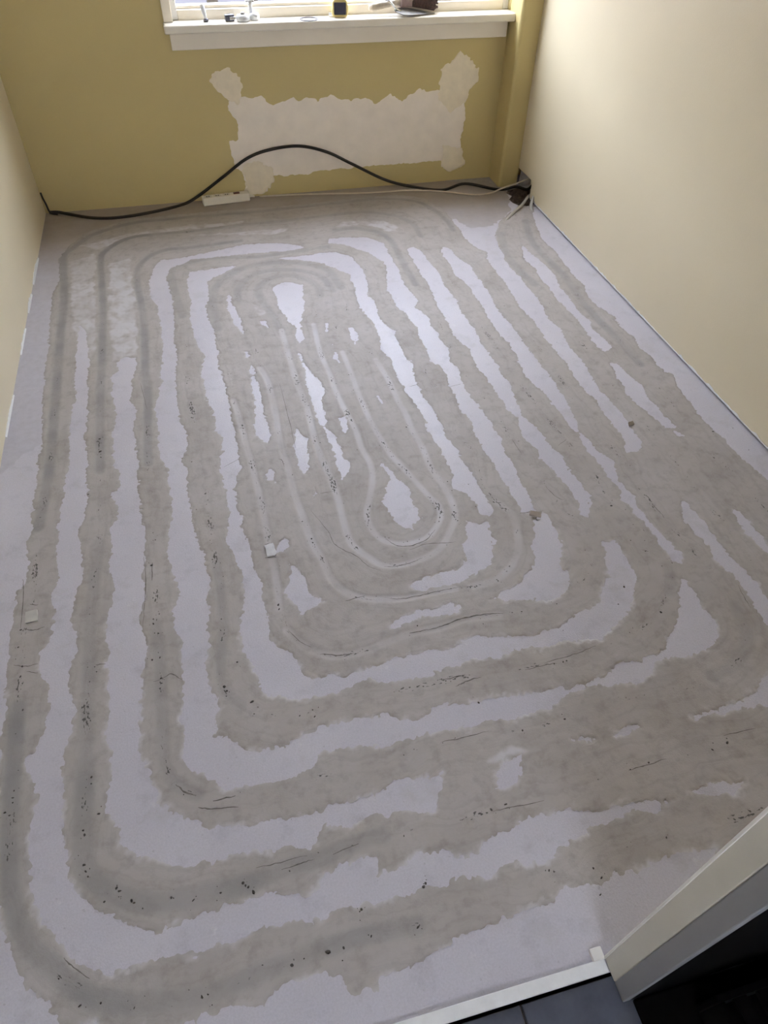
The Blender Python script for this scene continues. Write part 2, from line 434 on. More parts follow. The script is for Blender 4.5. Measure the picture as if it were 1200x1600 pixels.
# ------------------------------------------------------------------ traced floor and wall data, in metres
WHITE = {
    'Ww': [(1.109, 3.070), (1.135, 3.071), (1.143, 2.975), (1.180, 2.870), (1.176, 2.796), (1.176, 2.601), (1.165, 2.492), (1.177, 2.359), (1.174, 2.259), (1.181, 2.140), (1.185, 2.023), (1.185, 1.921), (1.187, 1.839), (1.173, 1.742), (1.157, 1.651), (1.171, 1.544), (1.196, 1.472), (1.172, 1.385), (1.185, 1.310), (1.173, 1.238), (1.189, 1.154), (1.194, 1.077), (1.206, 1.052), (1.186, 1.029), (1.165, 1.039), (1.162, 1.085), (1.165, 1.168), (1.157, 1.233), (1.138, 1.298), (1.157, 1.343), (1.150, 1.381), (1.148, 1.483), (1.134, 1.542), (1.144, 1.622), (1.132, 1.685), (1.128, 1.775), (1.126, 1.885), (1.094, 1.996), (1.111, 2.101), (1.115, 2.215), (1.098, 2.316), (1.107, 2.478), (1.111, 2.672), (1.084, 2.797), (1.087, 2.922), (1.091, 3.033)],
    'Wv': [(1.310, 3.007), (1.337, 3.036), (1.377, 2.993), (1.369, 2.947), (1.352, 2.821), (1.368, 2.724), (1.366, 2.606), (1.367, 2.465), (1.345, 2.347), (1.368, 2.281), (1.344, 2.164), (1.352, 2.034), (1.341, 1.927), (1.337, 1.838), (1.344, 1.745), (1.351, 1.646), (1.340, 1.598), (1.343, 1.545), (1.312, 1.501), (1.258, 1.500), (1.282, 1.559), (1.287, 1.621), (1.284, 1.717), (1.293, 1.792), (1.272, 1.893), (1.283, 2.049), (1.277, 2.109), (1.274, 2.228), (1.282, 2.335), (1.267, 2.417), (1.272, 2.524), (1.278, 2.695), (1.277, 2.901)],
    'Wu': [(1.497, 3.002), (1.513, 2.897), (1.527, 2.815), (1.532, 2.701), (1.517, 2.632), (1.512, 2.586), (1.506, 2.473), (1.500, 2.408), (1.513, 2.310), (1.498, 2.237), (1.512, 2.160), (1.510, 2.090), (1.471, 2.080), (1.453, 2.116), (1.459, 2.187), (1.460, 2.261), (1.463, 2.347), (1.456, 2.429), (1.452, 2.501), (1.463, 2.596), (1.450, 2.658), (1.464, 2.765), (1.456, 2.863), (1.460, 2.928)],
    'Wu2': [(1.452, 2.002), (1.481, 1.996), (1.487, 1.903), (1.502, 1.841), (1.487, 1.760), (1.500, 1.714), (1.493, 1.647), (1.499, 1.587), (1.461, 1.592), (1.448, 1.635), (1.443, 1.681), (1.429, 1.749), (1.422, 1.810), (1.438, 1.855), (1.433, 1.902)],
    'Wu3': [(1.481, 1.566), (1.499, 1.540), (1.478, 1.535)],
    'Wt': [(1.336, 1.269), (1.334, 1.217), (1.340, 1.160), (1.332, 1.115), (1.336, 1.054), (1.352, 0.975), (1.354, 0.912), (1.357, 0.858), (1.358, 0.746), (1.288, 0.652), (1.290, 0.763), (1.296, 0.815), (1.310, 0.876), (1.309, 0.930), (1.296, 0.983), (1.283, 1.021), (1.303, 1.059), (1.291, 1.125), (1.289, 1.172), (1.292, 1.210)],
    'Ws': [(1.456, 1.197), (1.474, 1.176), (1.484, 1.101), (1.476, 1.026), (1.475, 0.933), (1.445, 0.893), (1.449, 0.987), (1.448, 1.033), (1.440, 1.095), (1.453, 1.155)],
    'Wx': [(0.930, 3.087), (0.974, 3.105), (1.003, 3.038), (1.001, 2.928), (1.015, 2.843), (1.005, 2.695), (1.015, 2.608), (1.005, 2.474), (1.016, 2.359), (1.005, 2.249), (1.011, 2.155), (1.014, 2.057), (1.017, 1.951), (1.004, 1.823), (0.989, 1.769), (1.011, 1.720), (1.025, 1.653), (1.023, 1.598), (1.042, 1.536), (1.035, 1.461), (1.048, 1.405), (1.051, 1.341), (1.026, 1.298), (1.000, 1.259), (0.989, 1.273), (1.005, 1.320), (0.993, 1.340), (0.996, 1.390), (0.988, 1.447), (0.983, 1.492), (0.966, 1.541), (0.971, 1.596), (0.955, 1.644), (0.953, 1.697), (0.971, 1.755), (0.947, 1.817), (0.953, 1.865), (0.947, 1.934), (0.944, 2.030), (0.934, 2.127), (0.951, 2.214), (0.926, 2.257), (0.918, 2.316), (0.925, 2.404), (0.920, 2.493), (0.924, 2.599), (0.937, 2.768), (0.934, 2.860), (0.934, 2.987)],
    'Wy': [(0.583, 3.278), (0.703, 3.267), (0.784, 3.243), (0.841, 3.175), (0.838, 3.040), (0.841, 2.911), (0.831, 2.762), (0.848, 2.616), (0.820, 2.568), (0.859, 2.480), (0.850, 2.405), (0.862, 2.353), (0.852, 2.307), (0.864, 2.233), (0.846, 2.138), (0.857, 2.092), (0.841, 1.990), (0.845, 1.909), (0.865, 1.828), (0.867, 1.753), (0.872, 1.671), (0.859, 1.589), (0.860, 1.524), (0.858, 1.462), (0.862, 1.400), (0.859, 1.337), (0.849, 1.314), (0.803, 1.325), (0.812, 1.412), (0.797, 1.476), (0.804, 1.553), (0.798, 1.629), (0.797, 1.705), (0.797, 1.806), (0.787, 1.845), (0.795, 1.928), (0.788, 1.982), (0.802, 2.041), (0.794, 2.136), (0.769, 2.164), (0.782, 2.252), (0.775, 2.338), (0.788, 2.409), (0.771, 2.515), (0.749, 2.599), (0.754, 2.664), (0.748, 2.751), (0.779, 2.881), (0.795, 2.991), (0.773, 3.028), (0.748, 3.092), (0.697, 3.143), (0.647, 3.202), (0.577, 3.230)],
    'Wy2': [(0.851, 1.308), (0.877, 1.310), (0.884, 1.267), (0.875, 1.176), (0.844, 1.108), (0.853, 1.069), (0.850, 1.042), (0.809, 1.016), (0.761, 0.996), (0.698, 1.004), (0.656, 1.019), (0.596, 1.033), (0.644, 1.049), (0.700, 1.070), (0.748, 1.101), (0.777, 1.148), (0.796, 1.208), (0.827, 1.267)],
    'Wz': [(0.304, 3.127), (0.439, 3.125), (0.565, 3.138), (0.595, 3.131), (0.658, 3.065), (0.672, 2.991), (0.683, 2.883), (0.669, 2.785), (0.649, 2.704), (0.665, 2.628), (0.655, 2.540), (0.665, 2.461), (0.691, 2.405), (0.680, 2.312), (0.681, 2.220), (0.698, 2.162), (0.679, 2.068), (0.678, 1.987), (0.691, 1.886), (0.698, 1.792), (0.694, 1.729), (0.704, 1.635), (0.712, 1.558), (0.714, 1.489), (0.719, 1.413), (0.725, 1.354), (0.710, 1.330), (0.679, 1.343), (0.683, 1.384), (0.668, 1.431), (0.638, 1.468), (0.645, 1.511), (0.659, 1.533), (0.645, 1.590), (0.652, 1.670), (0.641, 1.759), (0.644, 1.848), (0.634, 1.938), (0.629, 2.006), (0.620, 2.090), (0.624, 2.219), (0.603, 2.269), (0.615, 2.369), (0.618, 2.492), (0.594, 2.590), (0.597, 2.698), (0.605, 2.799), (0.612, 2.898), (0.562, 2.971), (0.513, 3.031), (0.432, 3.081)],
    'Wz2': [(0.627, 1.341), (0.660, 1.306), (0.692, 1.320), (0.688, 1.281), (0.683, 1.229), (0.657, 1.160), (0.602, 1.129), (0.547, 1.107), (0.466, 1.110), (0.411, 1.111), (0.393, 1.127), (0.445, 1.143), (0.504, 1.152), (0.550, 1.161), (0.585, 1.189), (0.588, 1.244), (0.613, 1.259), (0.610, 1.291)],
    'Wz3': [(0.306, 1.006), (0.324, 1.027), (0.387, 1.039), (0.415, 1.044), (0.496, 1.039), (0.515, 1.035), (0.498, 1.006), (0.458, 1.007), (0.400, 1.025), (0.365, 1.013)],
    'key1': [(0.251, 2.858), (0.314, 2.897), (0.385, 2.858), (0.374, 2.763), (0.363, 2.667), (0.337, 2.610), (0.326, 2.511), (0.321, 2.424), (0.292, 2.388), (0.290, 2.455), (0.297, 2.527), (0.279, 2.581), (0.259, 2.680)],
    'W5': [(-0.095, 3.080), (-0.018, 3.082), (0.064, 3.096), (0.121, 3.090), (0.073, 3.044), (0.004, 2.999), (-0.018, 2.974), (-0.029, 2.834), (-0.048, 2.757), (-0.039, 2.641), (-0.025, 2.549), (-0.023, 2.431), (-0.030, 2.299), (-0.020, 2.193), (-0.018, 2.048), (-0.010, 1.926), (-0.013, 1.840), (-0.010, 1.767), (-0.010, 1.710), (-0.027, 1.683), (-0.042, 1.597), (-0.039, 1.534), (-0.024, 1.494), (-0.040, 1.466), (-0.024, 1.409), (-0.016, 1.349), (-0.015, 1.288), (-0.006, 1.216), (-0.011, 1.150), (0.000, 1.083), (-0.007, 1.050), (0.010, 1.020), (0.038, 0.990), (0.050, 0.958), (0.055, 0.919), (0.076, 0.901), (0.125, 0.902), (0.160, 0.893), (0.198, 0.899), (0.263, 0.904), (0.308, 0.915), (0.385, 0.916), (0.437, 0.913), (0.506, 0.927), (0.530, 0.927), (0.579, 0.913), (0.654, 0.897), (0.719, 0.900), (0.767, 0.916), (0.824, 0.934), (0.876, 0.946), (0.927, 0.993), (0.958, 1.035), (0.976, 1.094), (1.000, 1.152), (1.035, 1.146), (1.045, 1.108), (1.037, 1.057), (1.030, 1.010), (0.986, 0.940), (0.938, 0.894), (0.869, 0.866), (0.846, 0.843), (0.782, 0.846), (0.683, 0.860), (0.617, 0.864), (0.558, 0.858), (0.490, 0.865), (0.430, 0.856), (0.390, 0.847), (0.331, 0.846), (0.250, 0.857), (0.213, 0.871), (0.171, 0.867), (0.116, 0.858), (0.067, 0.852), (0.011, 0.868), (-0.033, 0.887), (-0.052, 0.903), (-0.047, 0.938), (-0.054, 0.973), (-0.067, 0.999), (-0.085, 1.023), (-0.084, 1.069), (-0.078, 1.119), (-0.061, 1.162), (-0.055, 1.239), (-0.058, 1.317), (-0.070, 1.362), (-0.087, 1.401), (-0.077, 1.466), (-0.064, 1.531), (-0.067, 1.603), (-0.076, 1.658), (-0.067, 1.708), (-0.077, 1.766), (-0.060, 1.834), (-0.054, 1.901), (-0.077, 1.934), (-0.070, 2.011), (-0.083, 2.081), (-0.094, 2.209), (-0.093, 2.314), (-0.079, 2.376), (-0.093, 2.493), (-0.109, 2.544), (-0.111, 2.642), (-0.114, 2.719), (-0.105, 2.823), (-0.110, 2.965)],
    'W4': [(-0.248, 3.156), (-0.218, 3.219), (-0.145, 3.223), (-0.072, 3.233), (0.050, 3.266), (0.180, 3.300), (0.356, 3.277), (0.470, 3.212), (0.405, 3.192), (0.223, 3.197), (0.074, 3.202), (-0.074, 3.195), (-0.113, 3.171), (-0.178, 3.129), (-0.195, 3.060), (-0.186, 2.941), (-0.177, 2.839), (-0.180, 2.708), (-0.184, 2.551), (-0.179, 2.398), (-0.195, 2.307), (-0.191, 2.164), (-0.190, 2.039), (-0.171, 1.945), (-0.165, 1.875), (-0.192, 1.799), (-0.177, 1.733), (-0.187, 1.639), (-0.177, 1.572), (-0.175, 1.476), (-0.163, 1.416), (-0.151, 1.374), (-0.146, 1.283), (-0.153, 1.184), (-0.163, 1.082), (-0.174, 1.025), (-0.176, 0.956), (-0.162, 0.917), (-0.152, 0.879), (-0.172, 0.812), (-0.142, 0.802), (-0.118, 0.778), (-0.099, 0.761), (-0.056, 0.750), (-0.005, 0.745), (0.032, 0.759), (0.069, 0.773), (0.147, 0.774), (0.228, 0.770), (0.277, 0.742), (0.312, 0.739), (0.366, 0.762), (0.425, 0.749), (0.468, 0.744), (0.519, 0.753), (0.600, 0.734), (0.676, 0.735), (0.697, 0.724), (0.752, 0.735), (0.787, 0.736), (0.823, 0.755), (0.861, 0.769), (0.907, 0.752), (0.933, 0.764), (0.969, 0.769), (1.028, 0.815), (1.085, 0.872), (1.119, 0.929), (1.157, 0.973), (1.166, 0.931), (1.160, 0.872), (1.162, 0.821), (1.148, 0.782), (1.106, 0.749), (1.047, 0.736), (1.010, 0.745), (0.962, 0.749), (0.947, 0.748), (0.908, 0.718), (0.865, 0.696), (0.827, 0.711), (0.793, 0.707), (0.772, 0.724), (0.695, 0.717), (0.631, 0.692), (0.562, 0.687), (0.486, 0.691), (0.414, 0.690), (0.355, 0.695), (0.286, 0.692), (0.209, 0.695), (0.124, 0.708), (0.063, 0.713), (0.044, 0.686), (-0.005, 0.671), (-0.067, 0.674), (-0.125, 0.675), (-0.158, 0.685), (-0.197, 0.709), (-0.204, 0.724), (-0.234, 0.736), (-0.241, 0.786), (-0.241, 0.884), (-0.229, 0.955), (-0.232, 1.039), (-0.241, 1.131), (-0.246, 1.202), (-0.229, 1.258), (-0.243, 1.330), (-0.254, 1.413), (-0.245, 1.506), (-0.236, 1.628), (-0.243, 1.697), (-0.240, 1.763), (-0.268, 1.859), (-0.263, 2.012), (-0.271, 2.094), (-0.251, 2.185), (-0.242, 2.317), (-0.229, 2.477), (-0.236, 2.659), (-0.244, 2.800), (-0.268, 2.903), (-0.268, 3.046)],
    'W3': [(-0.381, 2.448), (-0.339, 2.434), (-0.334, 2.389), (-0.351, 2.288), (-0.354, 2.170), (-0.330, 2.108), (-0.342, 2.019), (-0.339, 1.898), (-0.330, 1.815), (-0.333, 1.703), (-0.327, 1.593), (-0.319, 1.492), (-0.323, 1.269), (-0.333, 1.164), (-0.320, 1.086), (-0.327, 1.006), (-0.333, 0.936), (-0.344, 0.887), (-0.342, 0.811), (-0.329, 0.772), (-0.316, 0.734), (-0.303, 0.687), (-0.264, 0.654), (-0.225, 0.620), (-0.217, 0.603), (-0.158, 0.596), (-0.078, 0.588), (-0.016, 0.580), (0.042, 0.579), (0.060, 0.588), (0.110, 0.587), (0.152, 0.585), (0.191, 0.589), (0.213, 0.607), (0.272, 0.600), (0.320, 0.599), (0.306, 0.569), (0.277, 0.530), (0.246, 0.529), (0.226, 0.545), (0.175, 0.537), (0.139, 0.550), (0.100, 0.540), (0.052, 0.548), (0.030, 0.538), (0.022, 0.520), (-0.002, 0.514), (-0.032, 0.530), (-0.068, 0.528), (-0.140, 0.538), (-0.190, 0.535), (-0.239, 0.540), (-0.269, 0.548), (-0.299, 0.565), (-0.345, 0.580), (-0.376, 0.604), (-0.393, 0.658), (-0.411, 0.708), (-0.405, 0.746), (-0.399, 0.820), (-0.417, 0.885), (-0.409, 0.937), (-0.408, 0.998), (-0.420, 1.062), (-0.412, 1.122), (-0.419, 1.184), (-0.407, 1.245), (-0.404, 1.329), (-0.411, 1.406), (-0.411, 1.553), (-0.393, 1.603), (-0.412, 1.683), (-0.393, 1.717), (-0.394, 1.783), (-0.413, 1.876), (-0.412, 2.000), (-0.406, 2.088), (-0.419, 2.204), (-0.420, 2.324), (-0.397, 2.361), (-0.405, 2.418)],
    'W3b': [(0.417, 0.533), (0.439, 0.568), (0.470, 0.586), (0.508, 0.591), (0.499, 0.565), (0.472, 0.537), (0.442, 0.527)],
    'W3d': [(0.642, 0.605), (0.680, 0.605), (0.712, 0.593), (0.703, 0.585), (0.641, 0.594)],
    'W3e': [(0.720, 0.592), (0.771, 0.598), (0.813, 0.600), (0.819, 0.591), (0.764, 0.585), (0.721, 0.584)],
    'W3f': [(0.959, 0.591), (1.002, 0.593), (1.064, 0.592), (1.111, 0.600), (1.154, 0.623), (1.208, 0.647), (1.300, 0.669), (1.229, 0.573), (1.154, 0.570), (1.084, 0.577), (1.003, 0.581), (0.954, 0.575)],
    'W1g': [(0.845, 0.427), (0.885, 0.431), (0.935, 0.427), (0.989, 0.420), (0.967, 0.400), (0.904, 0.401), (0.865, 0.415)],
    'W2': [(-0.550, 2.714), (-0.523, 2.659), (-0.503, 2.427), (-0.511, 2.316), (-0.498, 2.202), (-0.502, 2.067), (-0.505, 1.980), (-0.491, 1.869), (-0.488, 1.739), (-0.493, 1.646), (-0.502, 1.566), (-0.493, 1.438), (-0.485, 1.360), (-0.500, 1.318), (-0.517, 1.229), (-0.492, 1.191), (-0.492, 1.127), (-0.502, 1.058), (-0.501, 0.999), (-0.493, 0.945), (-0.500, 0.884), (-0.507, 0.846), (-0.506, 0.746), (-0.497, 0.653), (-0.485, 0.598), (-0.470, 0.552), (-0.441, 0.514), (-0.391, 0.474), (-0.311, 0.435), (-0.246, 0.442), (-0.183, 0.450), (-0.124, 0.448), (-0.081, 0.445), (-0.031, 0.434), (0.010, 0.433), (0.008, 0.447), (0.029, 0.457), (0.070, 0.461), (0.132, 0.462), (0.128, 0.428), (0.164, 0.428), (0.198, 0.436), (0.271, 0.444), (0.301, 0.420), (0.344, 0.422), (0.360, 0.440), (0.400, 0.444), (0.436, 0.449), (0.465, 0.459), (0.510, 0.459), (0.562, 0.455), (0.635, 0.441), (0.704, 0.433), (0.806, 0.418), (0.754, 0.408), (0.702, 0.421), (0.635, 0.405), (0.592, 0.407), (0.532, 0.391), (0.484, 0.373), (0.451, 0.378), (0.379, 0.378), (0.340, 0.372), (0.279, 0.383), (0.254, 0.377), (0.222, 0.389), (0.196, 0.379), (0.107, 0.381), (0.064, 0.382), (0.047, 0.388), (-0.001, 0.376), (-0.059, 0.384), (-0.109, 0.396), (-0.139, 0.388), (-0.172, 0.376), (-0.210, 0.377), (-0.265, 0.383), (-0.320, 0.389), (-0.367, 0.387), (-0.413, 0.385), (-0.452, 0.412), (-0.497, 0.460), (-0.527, 0.504), (-0.556, 0.567), (-0.563, 0.647), (-0.565, 0.714), (-0.552, 0.757), (-0.587, 0.855), (-0.575, 0.868), (-0.561, 0.915), (-0.551, 0.972), (-0.552, 1.033), (-0.578, 1.085), (-0.578, 1.142), (-0.559, 1.197), (-0.554, 1.269), (-0.573, 1.335), (-0.550, 1.368), (-0.555, 1.452), (-0.566, 1.550), (-0.561, 1.648), (-0.556, 1.755), (-0.550, 1.867), (-0.552, 2.008), (-0.549, 2.120), (-0.547, 2.233), (-0.557, 2.439), (-0.553, 2.609)],
    'c1': [(0.054, 2.844), (0.069, 2.858), (0.064, 2.776), (0.080, 2.692), (0.091, 2.623), (0.089, 2.514), (0.076, 2.541), (0.057, 2.605), (0.047, 2.710)],
    'c2': [(0.077, 2.386), (0.093, 2.378), (0.093, 2.329), (0.079, 2.340)],
    'c3': [(0.167, 2.596), (0.187, 2.591), (0.191, 2.541), (0.170, 2.565)],
    'c4': [(0.282, 2.331), (0.292, 2.315), (0.289, 2.250), (0.305, 2.203), (0.325, 2.148), (0.333, 2.065), (0.310, 2.019), (0.308, 1.936), (0.299, 1.855), (0.321, 1.832), (0.329, 1.761), (0.322, 1.697), (0.339, 1.654), (0.330, 1.625), (0.302, 1.600), (0.297, 1.638), (0.305, 1.717), (0.289, 1.781), (0.291, 1.849), (0.281, 1.913), (0.277, 2.019), (0.272, 2.127), (0.290, 2.198)],
    'c5': [(0.354, 1.900), (0.377, 1.902), (0.364, 1.822), (0.352, 1.787), (0.352, 1.835)],
    'c6': [(0.199, 1.871), (0.224, 1.813), (0.215, 1.747), (0.199, 1.677), (0.185, 1.649), (0.177, 1.698), (0.170, 1.791), (0.186, 1.821)],
    'c7': [(0.081, 1.689), (0.089, 1.671), (0.089, 1.629), (0.062, 1.641), (0.072, 1.669)],
    'c8': [(0.092, 2.307), (0.097, 2.241), (0.101, 2.145), (0.101, 2.086), (0.098, 1.973), (0.106, 1.874), (0.094, 1.812), (0.058, 1.875), (0.065, 1.980), (0.083, 2.071), (0.076, 2.171)],
    'c9': [(0.208, 1.577), (0.212, 1.546), (0.197, 1.541)],
    'c10': [(0.082, 1.384), (0.094, 1.371), (0.069, 1.336), (0.051, 1.336), (0.060, 1.364)],
    'c11': [(0.078, 1.297), (0.109, 1.258), (0.118, 1.209), (0.114, 1.182), (0.149, 1.133), (0.129, 1.116), (0.091, 1.104), (0.076, 1.118), (0.066, 1.160), (0.052, 1.186), (0.071, 1.227)],
    'key2': [(0.439, 1.637), (0.456, 1.621), (0.466, 1.577), (0.490, 1.532), (0.499, 1.485), (0.493, 1.443), (0.499, 1.413), (0.497, 1.372), (0.470, 1.351), (0.462, 1.334), (0.429, 1.347), (0.413, 1.378), (0.407, 1.429), (0.405, 1.472), (0.429, 1.525), (0.452, 1.565)],
    'c12': [(0.518, 1.991), (0.530, 1.961), (0.525, 1.932), (0.516, 1.953)],
    'c13': [(0.512, 2.470), (0.530, 2.466), (0.532, 2.378), (0.507, 2.327), (0.504, 2.408)],
    'c14': [(0.429, 2.523), (0.437, 2.521), (0.421, 2.451), (0.411, 2.457)],
    'c15': [(0.416, 2.324), (0.428, 2.308), (0.425, 2.232), (0.410, 2.267)],
    'c16': [(0.414, 2.376), (0.433, 2.367), (0.421, 2.346)],
    'borderR': [(1.677, 3.312), (1.619, 3.068), (1.631, 2.939), (1.618, 2.764), (1.614, 2.671), (1.619, 2.580), (1.589, 2.455), (1.610, 2.384), (1.632, 2.310), (1.623, 2.235), (1.635, 2.148), (1.619, 2.065), (1.635, 2.016), (1.633, 1.905), (1.656, 1.878), (1.629, 1.776), (1.624, 1.693), (1.619, 1.596), (1.632, 1.499), (1.628, 1.448), (1.633, 1.370), (1.638, 1.305), (1.646, 1.266), (1.661, 1.155), (1.758, 1.221), (1.793, 3.032), (1.747, 3.444)],
    'borderB': [(-0.478, 0.324), (-0.312, 0.271), (-0.247, 0.274), (-0.207, 0.275), (-0.173, 0.276), (-0.127, 0.264), (-0.104, 0.279), (-0.060, 0.286), (-0.022, 0.285), (0.022, 0.272), (0.041, 0.245), (0.076, 0.234), (0.097, 0.253), (0.139, 0.257), (0.205, 0.265), (0.271, 0.279), (0.300, 0.286), (0.347, 0.294), (0.415, 0.292), (0.455, 0.290), (0.470, 0.302), (0.505, 0.305), (0.561, 0.308), (0.621, 0.312), (0.698, 0.308), (0.737, 0.316), (0.844, 0.311), (0.689, 0.070), (0.378, 0.016), (-0.265, 0.128), (-0.514, 0.225)],
    'borderL': [(-0.676, 3.030), (-0.669, 2.740), (-0.662, 2.596), (-0.666, 2.464), (-0.658, 2.258), (-0.653, 2.192), (-0.645, 2.030), (-0.646, 1.904), (-0.637, 1.795), (-0.645, 1.709), (-0.639, 1.599), (-0.647, 1.518), (-0.636, 1.459), (-0.644, 1.391), (-0.660, 1.367), (-0.657, 1.279), (-0.656, 1.191), (-0.657, 1.095), (-0.651, 0.962), (-0.653, 0.851), (-0.646, 0.707), (-0.634, 0.602), (-0.608, 0.525), (-0.588, 0.483), (-0.568, 0.434), (-0.534, 0.388), (-0.506, 0.361), (-0.478, 0.324), (-0.514, 0.225), (-0.735, 0.298), (-0.836, 0.754), (-0.812, 1.454), (-0.860, 2.382), (-0.834, 3.269), (-0.766, 3.917), (-0.359, 3.940), (0.417, 3.919), (1.250, 3.898), (1.684, 3.718), (1.650, 3.422), (1.578, 3.380), (1.483, 3.290), (1.406, 3.141), (1.374, 2.994), (1.311, 2.966), (1.268, 3.030), (1.245, 3.132), (1.251, 3.292), (1.245, 3.497), (1.185, 3.651), (1.051, 3.713), (0.874, 3.723), (0.555, 3.696), (0.286, 3.702), (-0.042, 3.705), (-0.322, 3.693), (-0.446, 3.651), (-0.556, 3.580), (-0.640, 3.439), (-0.668, 3.334), (-0.655, 3.111)]}
PALE = {
    'W2a': [(-0.621, 3.286), (-0.505, 3.357), (-0.493, 2.908), (-0.479, 2.555), (-0.500, 2.470), (-0.561, 2.573), (-0.598, 2.931)],
    'W3a': [(-0.451, 3.237), (-0.346, 3.278), (-0.339, 3.043), (-0.324, 2.714), (-0.327, 2.453), (-0.421, 2.430), (-0.438, 2.739)],
    'T1': [(0.638, 3.389), (0.698, 3.444), (0.825, 3.441), (0.903, 3.417), (0.964, 3.329), (0.941, 3.282), (0.891, 3.278), (0.830, 3.364), (0.730, 3.393)],
    'T2': [(-0.059, 3.441), (0.185, 3.397), (0.371, 3.372), (0.417, 3.428), (0.269, 3.437), (0.096, 3.444), (-0.058, 3.455)],
    'x1': [(1.304, 3.206), (1.440, 3.268), (1.375, 3.076), (1.282, 3.068)],
    'c3b': [(0.154, 2.713), (0.191, 2.679), (0.199, 2.640), (0.166, 2.637)],
    'W3c': [(0.420, 0.599), (0.469, 0.620), (0.514, 0.617), (0.567, 0.599), (0.540, 0.591), (0.492, 0.598), (0.447, 0.587)],
    'p1': [(-0.594, 3.443), (-0.360, 3.525), (-0.082, 3.569), (0.203, 3.555), (0.198, 3.511), (-0.085, 3.511), (-0.360, 3.469), (-0.505, 3.377)]}
MARGIN = [(-0.789, 3.730), (-0.766, 3.917), (-0.030, 3.906), (1.644, 3.867), (1.659, 3.634), (1.584, 3.395), (1.498, 3.310), (1.428, 3.255), (1.312, 3.249), (1.272, 3.364), (1.219, 3.352), (1.195, 3.475), (1.128, 3.604), (0.966, 3.662), (0.790, 3.664), (-0.046, 3.644), (-0.323, 3.633), (-0.539, 3.513), (-0.615, 3.394), (-0.642, 3.322), (-0.626, 3.076), (-0.617, 2.680), (-0.609, 2.247), (-0.609, 2.045), (-0.653, 1.997), (-0.723, 1.900), (-0.759, 1.874), (-0.826, 1.809), (-0.860, 2.382)]
